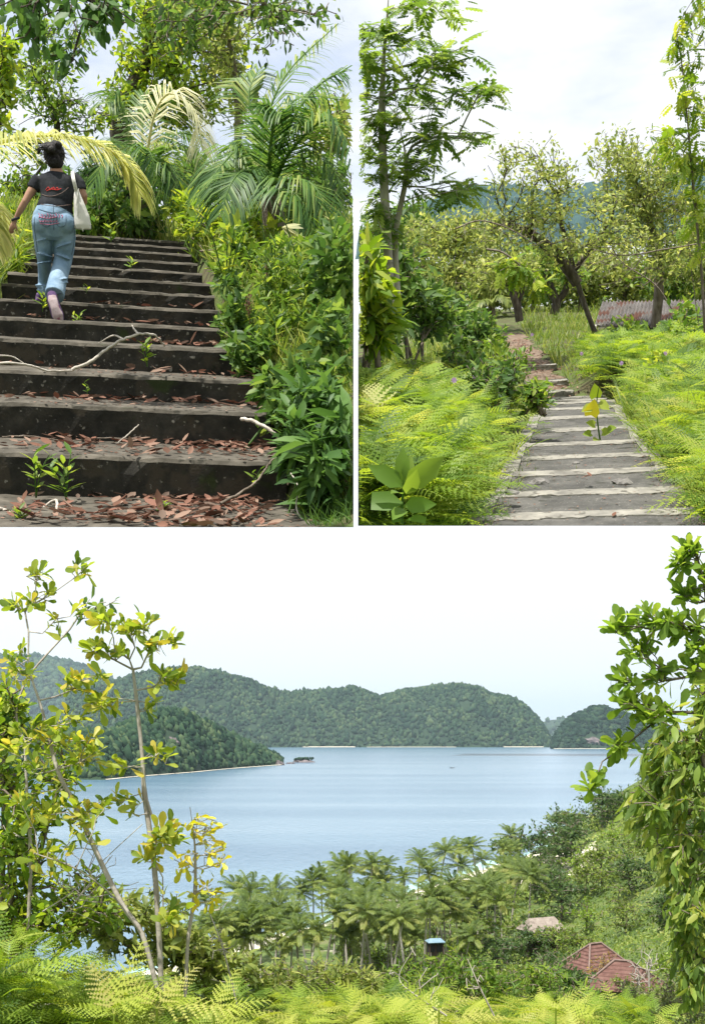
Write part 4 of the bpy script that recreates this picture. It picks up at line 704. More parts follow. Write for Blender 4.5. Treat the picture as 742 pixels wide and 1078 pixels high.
for i, (px, D, lb) in enumerate([(385, 60, 'far shrub at the left edge of the wood behind the clearing'), (425, 61, 'far shrub under the bluish background crown'), (465, 60, 'far shrub left of the small palm'), (505, 63, 'far shrub behind the small palm'), (545, 64, 'far shrub behind the crooked small tree'), (585, 63, 'far shrub behind the V-forked small tree'), (622, 62, 'far shrub behind the leaning trunk'), (660, 62, 'far shrub behind the left half of the old roof'), (700, 61, 'far shrub behind the right half of the old roof'), (738, 60, 'far shrub behind the thin stems at the right edge')]):
    bush('far_shrub', lb, B, (px, 322), D, [(px, 306, 26, 15, D, 1.6, 90)], [M_weed, M_fine, M_weedd][i % 3], .28, FOLD, per=12, nst=4, r0=.06, seg=.5, cat='shrub', jit=.2, rt=.012)
# bare twiggy branches tangled in the trees
for i, (pts, lb) in enumerate([([(742, 255, 30), (700, 262, 30), (650, 268, 30), (590, 250, 30)], 'long bare bough reaching left from the right edge in front of the trees'), ([(710, 330, 27), (690, 300, 27), (660, 280, 27), (640, 262, 27)], 'bare grey sapling bent over the old roof'), ([(480, 240, 28), (505, 232, 28), (535, 240, 28), (565, 258, 28)], 'arched bare bough left of the leaning tree')]):
    o = B.loc(*pts[0]); S_ = [smooth_path([tuple(B.loc(*q) - o) for q in pts], 5)]; mid = pts[len(pts) // 2]; sk = Skel(S_, blob_pts(B, [(mid[0], mid[1], 55, 26, mid[2], .6, 40)], o), .3, .1, .2, .1); cl = Cloud(); sk.wood(cl, .016, .004, .6, 4); setp(cl.obj('bare_branch', M_bark, None, B, o), lb, 'bare branch')

# the old shed roof at the right
M_roofm = noisemat('rusty_sheet', [(.17, .155, .145), (.27, .25, .235), (.38, .36, .345)], 1.6, 8, .7, extra=[((.22, .11, .08), 1.3, .56), ((.10, .09, .08), 3, .62)], roughness=.7)
M_plaster = noisemat('old_plaster', [(.26, .24, .22), (.42, .40, .37)], 2); M_dark = noisemat('shaded_interior', [(.02, .02, .018), (.03, .03, .028)], 2)
D = 38; o = B.loc(626, 343, D); t = thing('shed', 'low shed with a corrugated rusty pinkish roof half hidden by shrubs', 'shed', B, o); pl = B.local_planes(o)
pr = [B.loc(*q) - o for q in [(626, 341, 37), (760, 345, 35), (760, 315, 39), (634, 317, 41)]]; bm = bmesh.new(); nx, ny = 130, 6; g = []
for j in range(ny + 1):
    v = j / ny; a = pr[0].lerp(pr[3], v); b = pr[1].lerp(pr[2], v); g.append([bm.verts.new(a.lerp(b, i / nx) + Vector((0, 0, .035 * math.sin(i * 1.57) - .03 * (v - .5) ** 2))) for i in range(nx + 1)])
for j in range(ny):
    for i in range(nx): bm.faces.new((g[j][i], g[j][i + 1], g[j + 1][i + 1], g[j + 1][i]))
bmesh.ops.solidify(bm, geom=bm.faces[:], thickness=.02); bm_obj('roof', bm, M_roofm, t)
bm = bmesh.new(); c = (pr[0] + pr[1] + pr[2] + pr[3]) / 4; box(bm, (c.x, c.y + .1, c.z - .95), (3.7, 2.6, 1.3)); bm_obj('wall', bm, M_plaster, t)
for q in (.03, .35, .7):
    p = pr[0].lerp(pr[1], q); bm = bmesh.new(); box(bm, (p.x, p.y + .15, p.z - .6), (.09, .09, 1.15), .01); bm_obj('post', bm, M_bark, t)
bm = bmesh.new(); p = pr[0].lerp(pr[1], .5); box(bm, (p.x - .3, c.y - 1.23, c.z - 1.05), (.7, .05, .7)); bm_obj('window', bm, M_dark, t)
# pale van-like white object and purple flowers
for px, py, D in [(582, 380, 27), (654, 392, 20), (590, 371, 29), (402, 402, 10.6)]: pass
cl = Cloud(); fl = [(478, 400, 10.5), (560, 352, 31), (612, 372, 26), (654, 382, 20), (700, 372, 19), (500, 396, 14.6)]
for px, py, D in fl: o = B.loc(px, py, D); c2 = Cloud(); k = 7; a = np.arange(k) * 2 * PI / k; c2.inst(DIA, np.zeros((k, 3)), np.c_[np.cos(a), -.4 * np.ones(k), np.sin(a)], np.c_[np.zeros(k), -np.ones(k), np.zeros(k)], .035 * (D / 12) ** .5, rnd(k)); setp(c2.obj('wildflower', leafmat('lilac_petal', [(.42, .22, .5), (.6, .4, .66)], .3) if px == 478 else bpy.data.materials['lilac_petal'], None, B, o), 'tiny lilac wildflower among the green undergrowth by the steps', 'flower', 'lilac wildflowers by the steps')
# far ridge seen over the trees; haze blue is mixed into its forest colour
M_ridge = noisemat('hazed_forest', [(.014, .040, .040), (.024, .062, .058), (.040, .085, .075)], .02, 8, .95, coord='Object')
def ridge_B(x, y):
    px = np.interp(x, [-400, 400], [0, 1])
    return 0 * x
D = 2400; xs = np.linspace(B.loc(380, 200, D).x, B.loc(760, 200, D).x, 90); prof = np.interp(xs, [B.loc(p, 200, D).x for p in (375, 400, 430, 470, 500, 535, 560, 590, 640, 700, 742)], [B.loc(560, q, D).z for q in (232, 222, 212, 200, 188, 190, 200, 204, 196, 190, 184)])
bm = bmesh.new(); g = []
for j in range(14):
    v = j / 13; y = D - 130 + 260 * v; hh = math.sin(PI * v) ** .8; lo = B.loc(560, 262, D).z; g.append([bm.verts.new((x, y, lo + (p - lo) * hh * (1 + .05 * math.sin(x * .02 + j)) + 5 * rndn(1)[0] * (0 < j < 13))) for x, p in zip(xs, prof)])
for j in range(13):
    for i in range(89): bm.faces.new((g[j][i], g[j][i + 1], g[j + 1][i + 1], g[j + 1][i]))
bmesh.ops.contextual_create(bm, geom=[v for v in g[0] + g[-1]][:0]); setp(bm_obj('far_hills', bm, M_ridge, None, B, smooth=False, clip=False), kind='structure')
# ================================================================ PLACE C: the bay seen from the fern-covered hilltop
SEA = -43.0
CP = [(0, -12, -1.6), (-12, -8, -1.6), (12, -8, -1.6), (0, 0, -1.6), (-4, 2, -1.5), (4, 2, -1.6), (0, 4, -1.6), (-3, 4.5, -1.35), (3, 4.5, -1.55), (0, 7, -2.0), (-5, 7, -1.8), (5, 7, -2.0), (0, 12, -4.2), (-9, 12, -4.5), (9, 12, -4), (0, 30, -12), (-20, 30, -14), (20, 30, -12),
      (0, 70, -21.5), (-25, 70, -26), (25, 70, -19), (8, 100, -28), (28, 127, -29.5), (-20, 100, -32), (60, 70, -12), (60, 110, -17), (90, 150, -10), (120, 110, -2), (0, 150, -39), (-60, 150, -45), (-30, 130, -40), (30, 170, -37), (-50, 100, -38), (-90, 60, -38),
      (-20, 190, -41.3), (10, 210, -41.3), (30, 250, -41), (50, 320, -41), (45, 200, -34), (60, 200, -23), (80, 200, -15), (110, 200, -8), (62, 300, -36), (80, 300, -24), (95, 300, -14), (130, 300, 2), (90, 400, -32), (105, 380, -20), (130, 420, -10), (170, 400, 10), (82, 450, -41), (105, 520, -35), (130, 560, -30), (170, 600, -12), (105, 590, -43.5), (150, 700, -43), (220, 500, 20), (260, 300, 30), (260, 700, -5), (170, 150, 10), (260, 50, 20), (260, -60, 0), (-120, -60, -20), (-160, 60, -45), (220, 800, -45)]
SH = [(-170, 60), (-110, 120), (-60, 170), (-25, 229), (-17, 246), (-7, 258), (7, 295), (29, 340), (51, 385), (77, 440), (96, 520), (109, 573), (140, 640), (190, 720), (300, 800)]      # the shoreline
def shore_d(x, y):
    """signed distance to the shoreline, positive on land"""
    P = np.array(SH, float); q = np.stack([x, y], -1)[..., None, :]; a = P[:-1]; b = P[1:]; ab = b - a; t = (((q - a) * ab).sum(-1) / (ab * ab).sum(-1)).clip(0, 1); d = np.linalg.norm(q - (a + t[..., None] * ab), axis=-1); i = d.argmin(-1)
    cr_ = ab[i][..., 0] * (y - a[i][..., 1]) - ab[i][..., 1] * (x - a[i][..., 0]); return np.where(cr_ < 0, 1, -1) * d.min(-1)
_cp = np.array(CP, float); _d = np.linalg.norm(_cp[:, None, :2] - _cp[None, :, :2], axis=2); _w = np.linalg.solve(_d + np.eye(len(_cp)) * .3, _cp[:, 2])
def hC(x, y):
    x = np.asarray(x, float); y = np.asarray(y, float); sh_ = x.shape; x = x.ravel(); y = y.ravel(); out = np.zeros(len(x))
    for s in range(0, len(x), 4000):
        xs, ys = x[s:s + 4000], y[s:s + 4000]; z = np.linalg.norm(np.stack([xs, ys], -1)[:, None] - _cp[None, :, :2], axis=2) @ _w
        sd = shore_d(xs, ys); z = z + np.minimum(1, np.hypot(xs, ys) / 60) * (1.3 * np.sin(xs * .09 + 1) * np.sin(ys * .07)) * (sd > 12)
        lim = SEA + .25 + np.clip(sd, -40, 400) * np.where(sd < 14, .10, .10) + np.maximum(0, sd - 14) * 1.2
        out[s:s + 4000] = np.where(sd < 0, SEA + sd * .12, np.minimum(np.maximum(z, SEA + .4 + np.minimum(sd, 15) * .08), lim))
    return out.reshape(sh_)
def hit(px, py, y0=20, y1=700):
    """where a sight line meets the hillside (used to read positions off the photograph)"""
    ys = np.linspace(y0, y1, 900); xs = ys * (px - XC) / F; z = ys * (YH - py) / F; g = hC(xs, ys); i = np.argmax(g > z); return Vector((xs[i], ys[i], g[i]))
M_slope = noisemat('slope_ground', [(.035, .06, .018), (.06, .10, .025), (.10, .14, .035), (.16, .15, .08)], .25, 8, .95, coord='Object')
t_ = M_slope.node_tree; ge = N(t_, 'ShaderNodeNewGeometry'); sx = N(t_, 'ShaderNodeSeparateXYZ'); n_ = N(t_, 'ShaderNodeTexNoise'); n_.inputs['Scale'].default_value = .12; ad = N(t_, 'ShaderNodeMath', operation='MULTIPLY_ADD'); ad.inputs[1].default_value = -3.4
mr = N(t_, 'ShaderNodeMapRange'); mr.inputs[1].default_value = SEA - 1.0; mr.inputs[2].default_value = SEA - .7; mr.inputs[3].default_value = 1; mr.inputs[4].default_value = 0; mm = N(t_, 'ShaderNodeMix', data_type='RGBA'); mm.inputs[7].default_value = (.62, .57, .46, 1)
pb = [n for n in t_.nodes if n.type == 'BSDF_PRINCIPLED'][0]; src = pb.inputs['Base Color'].links[0].from_socket
t_.links.new(ge.outputs['Position'], sx.inputs[0]); t_.links.new(ge.outputs['Position'], n_.inputs[0]); t_.links.new(n_.outputs[0], ad.inputs[0]); t_.links.new(sx.outputs[2], ad.inputs[2]); t_.links.new(ad.outputs[0], mr.inputs[0]); t_.links.new(mr.outputs[0], mm.inputs[0]); t_.links.new(src, mm.inputs[6]); t_.links.new(mm.outputs[2], pb.inputs['Base Color'])
gx = np.unique(np.concatenate([np.linspace(-170, -20, 34), np.linspace(-20, 20, 41), np.linspace(20, 300, 80)])); gy = np.unique(np.concatenate([np.linspace(-60, -5, 8), np.linspace(-5, 20, 34), np.linspace(20, 120, 50), np.linspace(120, 800, 130)]))
terrain('ground', W, hC, gx, gy, M_slope, thick=0, clip=False)
# sea
m, t, o = newmat('sea_water'); p = N(t, 'ShaderNodeBsdfPrincipled'); p.inputs['Base Color'].default_value = (.060, .150, .27, 1); p.inputs['Roughness'].default_value = .22; p.inputs['Specular IOR Level'].default_value = .30
ge = N(t, 'ShaderNodeNewGeometry'); mp_ = N(t, 'ShaderNodeMapping'); mp_.inputs['Scale'].default_value = (.35, .12, 1); n1 = N(t, 'ShaderNodeTexNoise'); n1.inputs['Scale'].default_value = 1.2; n1.inputs['Detail'].default_value = 6; bu = N(t, 'ShaderNodeBump'); bu.inputs['Strength'].default_value = .9; bu.inputs['Distance'].default_value = .6
n2 = N(t, 'ShaderNodeTexNoise'); n2.inputs['Scale'].default_value = .006; n2.inputs['Detail'].default_value = 4; mp2 = N(t, 'ShaderNodeMapping'); mp2.inputs['Scale'].default_value = (.35, 2.2, 1); cr2 = ramp(t, [(.065, .135, .21), (.095, .175, .25), (.14, .22, .29)], n2.outputs[0], .32, .70)
t.links.new(ge.outputs['Position'], mp_.inputs[0]); t.links.new(mp_.outputs[0], n1.inputs[0]); t.links.new(n1.outputs[0], bu.inputs['Height']); t.links.new(bu.outputs[0], p.inputs['Normal']); t.links.new(ge.outputs['Position'], mp2.inputs[0]); t.links.new(mp2.outputs[0], n2.inputs[0]); t.links.new(cr2, p.inputs['Base Color']); t.links.new(p.outputs[0], o.inputs[0])
bm = bmesh.new(); [bm.verts.new(v) for v in ((-30000, -300, 0), (30000, -300, 0), (30000, 45000, 0), (-30000, 45000, 0))]; bm.faces.new(bm.verts[:]); setp(bm_obj('sea', bm, m, None, W, (0, 0, SEA)), kind='structure')
M_shal = m.copy(); M_shal.name = 'shallow_water'; [setattr(e, 'color', c) for e, c in zip([n for n in M_shal.node_tree.nodes if n.type == 'VALTORGB'][0].color_ramp.elements, ((.22, .42, .42, 1), (.32, .52, .50, 1)))]
bm = bmesh.new(); P = smooth_path([(x, y, 0) for x, y in SH], 6); tg = unit(np.gradient(P, axis=0)); nn = np.c_[-tg[:, 1], tg[:, 0], np.zeros(len(P))]; ra = [bm.verts.new(tuple(a - n * 2)) for a, n in zip(P, nn)]; rb_ = [bm.verts.new(tuple(a + n * (6 + 2 * math.sin(i * .7)))) for i, (a, n) in enumerate(zip(P, nn))]
for i in range(len(P) - 1): bm.faces.new((ra[i], ra[i + 1], rb_[i + 1], rb_[i]))
bmesh.ops.recalc_face_normals(bm, faces=bm.faces[:]); setp(bm_obj('shallow_water', bm, M_shal, None, W, (0, 0, SEA + .04)), kind='structure')

# ---- forested hills across the bay
M_hill = noisemat('hill_undergrowth', [(.012, .03, .014), (.022, .045, .02)], .01, 5, .95)
M_forest = leafmat('far_tree_crown', [(.007, .022, .012), (.015, .038, .020), (.030, .060, .028), (.060, .090, .040)], .12, .8, .1)
M_rock = noisemat('bare_rock', [(.14, .11, .10), (.30, .24, .22), (.42, .35, .32)], .05, 8, .95)
M_rockd = noisemat('dark_rock', [(.045, .04, .038), (.12, .10, .10), (.2, .17, .17)], .05, 8, .95)
M_sand = noisemat('beach_sand', [(.50, .46, .37), (.66, .61, .50)], .4, 5, .95)
ico = bmesh.new(); bmesh.ops.create_icosphere(ico, subdivisions=1, radius=1); ico.verts.ensure_lookup_table()
ICO = (np.array([tuple(v.co) for v in ico.verts]), np.array([[v.index for v in f.verts] for f in ico.faces])); ico.free()
def nval(x, y, s, seed=0): return np.sin(x / s + seed) * np.sin(y / s * 1.3 + seed * 2.1) + .5 * np.sin(x / s * 2.3 + y / s * 1.1 + seed) + .3 * np.sin(x / s * 4.9 - y / s * 3.1 + seed * 3)
def hill(name, prof, base, D, depth, n_tree, r, seed, gully=.16, beach=None, slabs=(), matf=None, dk=0.0):
    """prof: ridge line and base: shoreline, both read off in photo pixels; D: metres to the shore at each base point"""
    pxs = np.linspace(prof[0][0], prof[-1][0], 140); rid = np.interp(pxs, [p[0] for p in prof], [p[1] for p in prof]); Ds = np.interp(pxs, [p[0] for p in base], [p[1] for p in base]); nv = 26
    v = np.linspace(0, 2, nv * 2); PX, VV = np.meshgrid(pxs, v); RD = Ds[None] + VV * depth; rz = (YH - rid) / F * (Ds + depth); X = (PX - XC) / F * (Ds[None] + depth * .5 + 0 * VV); X = (PX - XC) / F * RD
    g = np.where(VV < 1, 1 - (1 - VV) ** 1.7, 1 - (VV - 1) ** 1.5 * .9); H = (rz - SEA)[None] * g; H = H * (1 + gully * nval(X, RD * .5, r * 9, seed) * np.minimum(1, VV * 3) * np.clip(1.05 - VV, 0, 1)); Z = SEA - 1 + np.maximum(H, -3)
    V = np.stack([X, RD, Z], -1); bm = bmesh.new(); gg = [[bm.verts.new(q) for q in row] for row in V]
    for j in range(len(gg) - 1):
        for i in range(len(pxs) - 1): bm.faces.new((gg[j][i], gg[j][i + 1], gg[j + 1][i + 1], gg[j + 1][i]))
    setp(bm_obj(name, bm, M_hill, None, W, smooth=True), kind='structure')
    fi = rg.random(n_tree) * (len(pxs) - 1.001); fj = (rg.random(n_tree) ** .9) * (nv * 1.12); i = fi.astype(int); j = fj.astype(int); a = (fi - i)[:, None]; b = (fj - j)[:, None]
    P = (V[j, i] * (1 - a) + V[j, i + 1] * a) * (1 - b) + (V[j + 1, i] * (1 - a) + V[j + 1, i + 1] * a) * b
    ok = P[:, 2] > SEA + 1.5
    for sx_, sy_, sw, sh2 in slabs:
        qx = XC + F * P[:, 0] / P[:, 1]; qy = YH - F * P[:, 2] / P[:, 1]; ok &= ~(((qx - sx_) / sw) ** 2 + ((qy - sy_) / sh2) ** 2 < 1)
    P = P[ok]; k = len(P); cl = Cloud(); s = r * (.4 + .7 * rnd(k) ** 1.5) * np.where(rnd(k) < .06, 1.3, 1); jit = ICO[0] * (1 + .22 * rndn(12, 1))
    for q in range(4):
        m_ = np.arange(k) % 4 == q; T = (ICO[0] * (1 + .25 * rndn(12, 1)), ICO[1]); az = rnd(m_.sum()) * 6.28; hh = 1 + .5 * rnd(m_.sum())
        cl.inst(T, P[m_] + np.c_[np.zeros((m_.sum(), 2)), s[m_] * .45], np.c_[np.cos(az), np.sin(az), 0 * az], np.tile([[0, 0, 1.]], (m_.sum(), 1)), np.stack([s[m_], s[m_], s[m_] * hh], 1), (.5 + .26 * rndn(m_.sum()) + .2 * nval(P[m_, 0], P[m_, 1], r * 7, seed + 1) - dk).clip(0, 1))
    setp(cl.obj('forest', M_forest, None, W, planes=()), 'dense dark forest covering ' + matf, 'forest', kind='stuff')
    return V
MAIN = [(70, 730), (100, 722), (130, 716), (160, 707), (190, 703), (215, 705), (240, 712), (270, 722), (300, 730), (340, 728), (371, 726), (401, 735), (426, 728), (461, 722), (491, 723), (521, 733), (543, 738), (556, 747), (565, 756), (573, 766), (578, 776), (581, 785)]
hill('far_hills', [(-30, 700), (0, 694), (40, 693), (80, 701), (110, 712), (150, 735), (190, 760)], [(0, 7800), (300, 7800)], 0, 900, 2600, 26, 3, .07, matf='the distant blue mountain on the left')
hill('far_hills', MAIN, [(0, 4100), (330, 4300), (600, 4300)], 0, 420, 9500, 9.0, 1, .20, slabs=[(332, 748, 3, 5), (490, 743, 6, 5), (212, 742, 3, 8)], matf='the long double-humped ridge across the bay')
hill('far_hills', [(560, 786), (566, 768), (580, 758), (592, 757), (605, 766), (640, 772), (700, 774)], [(0, 9000), (700, 9000)], 0, 600, 300, 24, 5, matf='the faint low hill far out in the gap')
hill('island', [(580, 788), (585, 774), (592, 764), (601, 755), (611, 751), (625, 746), (634, 745), (651, 751), (675, 757), (710, 768), (740, 786)], [(500, 3750), (740, 3750)], 0, 230, 2200, 8.5, 9, slabs=[(625, 779, 11, 5)], matf='the rounded island at the right of the bay', dk=.35)
hill('headland', [(-40, 768), (20, 764), (70, 772), (115, 773), (135, 762), (160, 752), (182, 750), (205, 756), (228, 768), (250, 779), (275, 789), (292, 797), (302, 806)], [(-40, 1150), (110, 1110), (200, 1330), (302, 1700)], 0, 150, 4200, 4.6, 13, slabs=[(180, 776, 9, 7)], matf='the near wooded headland on the left of the bay')
def strip(name, pts, wdt, mat, z, label=None):
    bm = bmesh.new(); P = smooth_path([(x, y, 0) for x, y in pts], 5); tg = unit(np.gradient(P, axis=0)); nn = np.c_[-tg[:, 1], tg[:, 0], np.zeros(len(P))]; k = len(P); a_ = [bm.verts.new(tuple(a - n * wdt * (.5 + .4 * math.sin(i * 1.3)))) for i, (a, n) in enumerate(zip(P, nn))]; b_ = [bm.verts.new(tuple(a + n * wdt + np.array([0, 0, wdt * .22]))) for a, n in zip(P, nn)]
    for i in range(k - 1): bm.faces.new((a_[i], a_[i + 1], b_[i + 1], b_[i]))
    bmesh.ops.recalc_face_normals(bm, faces=bm.faces[:]); return setp(bm_obj(name, bm, mat, None, W, (0, 0, z)), kind='structure')
def sp_(px, D): return ((px - XC) / F * D, D)
strip('beach', [sp_(p, 4292) for p in (318, 340, 360, 374)], 9, M_sand, SEA + 1); strip('beach', [sp_(p, 4292) for p in (386, 400, 440, 480)], 4.5, M_sand, SEA + 1); strip('beach', [sp_(p, 4292) for p in (530, 545, 560, 572)], 8, M_sand, SEA + 1)
strip('beach', [sp_(p, 3740) for p in (583, 605, 650, 720)], 4.5, M_sand, SEA + 1); strip('beach', [sp_(112, 1108), sp_(150, 1205), sp_(200, 1325), sp_(250, 1505), sp_(300, 1690)], 1.5, M_sand, SEA + .6)
def rock(name, label, X, Y, sx_, sy_, sz_, mat, z=SEA, n=3, tree_n=0, cat='rock'):
    bm = bmesh.new(); bmesh.ops.create_icosphere(bm, subdivisions=n, radius=1)
    for v in bm.verts:
        k = 1 + .18 * math.sin(v.co.x * 5 + X) * math.sin(v.co.y * 4 + 1) + .12 * math.sin(v.co.z * 9 + v.co.x * 7); v.co = Vector((v.co.x * sx_ * k, v.co.y * sy_ * k, v.co.z * sz_ * k))
    o = bm_obj(name, bm, mat, None, W, (X, Y, z)); setp(o, label, cat)
    return o
rk = thing('islet', 'tiny dark islet with scrubby trees off the tip of the headland', 'islet', W, (*sp_(320, 1850), SEA)); bm = bmesh.new(); bmesh.ops.create_icosphere(bm, subdivisions=3, radius=1)
for v in bm.verts: v.co = Vector((v.co.x * 17 * (1 + .15 * math.sin(v.co.y * 5)), v.co.y * 10, v.co.z * 4.5 * (1 + .3 * math.sin(v.co.x * 6))))
bm_obj('rock', bm, M_rockd, rk); cl = Cloud(); k = 60; cl.inst(ICO, np.c_[rndn(k) * 6, rndn(k) * 3, 4.5 + 2.6 * rnd(k)], rndn(k, 3), rndn(k, 3), 2.3 * (.6 + .6 * rnd(k)), rnd(k) * .6); cl.obj('scrub', M_forest, rk, planes=())
rock('shore_rock', 'dark rock at the very tip of the wooded headland', *sp_(293, 1680), 8, 6, 7, M_rockd); rock('shore_rock', 'low grey rock awash between the headland tip and the islet', *sp_(306, 1760), 7, 5, 2.4, M_rockd)
rock('cliff', 'pinkish bare scar on the face of the long ridge', *sp_(332, 4520), 9, 30, 17, M_rock, z=78, cat='cliff'); rock('cliff', 'greyish bare cliff on the right hump of the long ridge', *sp_(490, 4520), 22, 20, 16, M_rockd, z=100, cat='cliff'); rock('cliff', 'narrow bare scar on the left hump of the long ridge', *sp_(212, 4490), 9, 24, 28, M_rockd, z=110, cat='cliff')
rock('cliff', 'purplish dark cliff at the foot of the island', *sp_(625, 3800), 46, 34, 24, M_rockd, z=SEA + 16, cat='cliff'); rock('cliff', 'dark bare crag on the flank of the near headland', *sp_(180, 1350), 11, 10, 9, M_rockd, z=-10, cat='cliff')
# small boat out on the water
b = thing('boat', 'tiny dark outrigger boat alone in the middle of the bay', 'boat', W, (*sp_(476, 1517), SEA), .5); bm = bmesh.new(); k = 9
sec = [[bm.verts.new(((i / 8 - .5) * 7, sy * .6 * math.sin(PI * (.06 + .88 * i / 8)), zz + .5 * (i / 4 - 1) ** 2)) for sy, zz in ((-1, .7), (-.5, .1), (.5, .1), (1, .7))] for i in range(k)]
for i in range(k - 1):
    for q in range(3): bm.faces.new((sec[i][q], sec[i][q + 1], sec[i + 1][q + 1], sec[i + 1][q]))
bm.faces.new(sec[0]); bm.faces.new(sec[-1]); bm_obj('hull', bm, M_dark, b)
for sd in (-1, 1): cl = Cloud(); tube_cloud(cl, [(-2.6, sd * 2.2, .2), (2.6, sd * 2.2, .2)], [.12, .12], 6); tube_cloud(cl, [(-1, 0, .8), (-1, sd * 2.2, .3)], [.07, .07], 5); tube_cloud(cl, [(1, 0, .8), (1, sd * 2.2, .3)], [.07, .07], 5); cl.obj('outrigger', M_bark, b, planes=())
bm = bmesh.new(); box(bm, (-.3, 0, 1.4), (2.2, 1.1, .1), .02); [box(bm, (-.3 + a * .95, c * .45, 1.0), (.08, .08, .8)) for a in (-1, 1) for c in (-1, 1)]; bm_obj('canopy', bm, M_rock, b)

# ---- coconut grove along the beach
PM = []
def grove_palm(seed):
    r = np.random.default_rng(seed); lc, wc = Cloud(), Cloud(); nf = 26
    for i in range(nf):
        az = i * 2.4 + r.random() * .5; el = 1.2 - 1.6 * (i / nf) + r.normal() * .08; L_ = 4.4 * (.85 + .3 * r.random()); d = np.array([math.cos(az) * math.cos(el), math.sin(az) * math.cos(el), math.sin(el)]); m_ = d * L_ * .5; e = d * L_ * .9 + np.array([0, 0, -.55 - .55 * max(0, el + .2)])
        frond(lc, lc, bez((0, 0, 0), m_ * 1.1, e, 24), 1.0, n=26, w=.10, hang=.55, rib=.05, rb=.25 + .5 * (i / nf) ** 2 + .1 * r.normal(), rs=.1)
    return lc.mesh('crown')
for s in range(4): PM.append(grove_palm(s))
tp = []
for s in range(2):
    c_ = Cloud(); P = bez((0, 0, -.06), (.02 + .05 * s, .02, .45), (.16 - .10 * s, .05 * s, 1.0), 9); tube_cloud(c_, P, np.linspace(.017, .011, 9), 8); tp.append((c_.mesh('trunk', True), P[-1]))
for m_ in PM: m_.materials.append(M_palmg := bpy.data.materials.get('grove_palm_leaflet') or leafmat('grove_palm_leaflet', [(.052, .088, .022), (.105, .155, .034), (.20, .24, .052), (.36, .34, .13)], .45, .5, .3))
for a_, _ in tp: a_.materials.append(M_barkp)
_pr = np.random.default_rng(11); EXTRA = [(int(a), int(b)) for a, b in zip(205 + 340 * _pr.random(26), 0 * _pr.random(26))]
PALMS = [(254, 941), (286, 957), (310, 941), (329, 930), (356, 915), (386, 909), (413, 911), (437, 904), (461, 897), (480, 893), (504, 891), (526, 893), (535, 880), (230, 966), (275, 984), (302, 989), (378, 957), (405, 941), (426, 951), (445, 960), (469, 951), (482, 964), (448, 935), (502, 930), (523, 914), (351, 941), (340, 960), (366, 935), (395, 975), (420, 978), (462, 920), (488, 912), (512, 905), (540, 908), (430, 925), (398, 922), (372, 914), (318, 965), (262, 962), (245, 985), (497, 945), (515, 935), (546, 893), (455, 945), (411, 962), (440, 985), (214, 975), (222, 950), (268, 940), (342, 925), (474, 935), (556, 922), (198, 985), (330, 985), (360, 975), (386, 940), (410, 931), (296, 938), (488, 985), (530, 950)] + [(a, int(np.interp(a, [205, 250, 300, 350, 400, 450, 500, 545], [968, 955, 948, 938, 925, 912, 902, 896]) + 14 + 50 * _pr.random())) for a, _ in EXTRA]
for i, (px, py) in enumerate(PALMS):
    h = 8.5 + 6.5 * rg.random(); zc = -41.2 + h; D = -zc * F / (py - YH); D = min(D, 420)
    for _ in range(3): g = float(hC(np.array([(px - XC) / F * D]), np.array([D]))[0]); g = max(g, SEA + .3); zc = -(py - YH) / F * D
    D0 = D
    X = (px - XC) / F * D; g = max(float(hC(np.array([X]), np.array([D]))[0]), SEA + .2); hh = zc - g
    if hh < 5: hh = 5 + 2 * rg.random()
    if hh > 17: hh = 17
    if i == 1: pass
    zn = ('left end' if px < 290 else 'left middle' if px < 370 else 'right middle' if px < 460 else 'right end') + ' of the beach grove, ' + ('in its near rows' if D < 235 else 'in its seaward rows'); sz_ = 'tall' if h > 12 else 'shorter'
    t = thing('coconut_palm', sz_ + ' coconut palm at the ' + zn, 'palm tree', W, (X, D, g), rg.random() * 6.28, group=sz_ + ' coconut palms at the ' + zn)
    tm, top = tp[i % 2]; a = link('trunk', tm, None, t); a.scale = (hh,) * 3; c2 = link('crown', PM[i % 4], None, t); c2.location = Vector(top) * hh; s = .78 + .5 * rg.random(); c2.scale = (s, s, s * (.85 + .4 * rg.random())); c2.rotation_euler = (.2 * rndn(1)[0], .2 * rndn(1)[0], rg.random() * 6)

# ---- hillside trees: a few models, copied
def slope_tree(seed, rad, hgt, nt, size, lm, wm=M_bark, T=FOLD, per=9, twiggy=False, name='hillside_tree', label='', cat='tree', flat=1.0):
    t = thing(name, label, cat, W); st = [bez((0, 0, -.5), (.2, 0, hgt * .4), (.1, .1, hgt * .75), 7)]; v = unit(rndn(nt, 3)) * rnd(nt, 1) ** .4; v[:, 2] *= flat
    tgt = v * rad * np.array([1, 1, .8]) + np.array([0, 0, hgt - rad * .8 * flat]); tgt += .18 * rad * np.sin(v * 5 + seed); tgt[:, 2] = np.maximum(tgt[:, 2], .3)
    sk = Skel(st, tgt, rad * .25, .2, .18, .25); wc = Cloud(); sk.wood(wc, hgt * .022, .02, .5, 4); wc.obj('trunk', wm, t, planes=(), smooth=True); lc = Cloud(); P, Dv = sk.leaf_sites(per, 3, rad * .07); leaves(lc, T, P, Dv, size, spread=1, droop=.1, up=.6); lc.obj('crown', lm, t, planes=()); return t
M_c1 = leafmat('slope_leaf_green', [(.065, .11, .02), (.12, .175, .03), (.20, .25, .045)], .35); M_c2 = leafmat('slope_leaf_dark', [(.03, .065, .018), (.055, .10, .026), (.10, .155, .04)], .35)
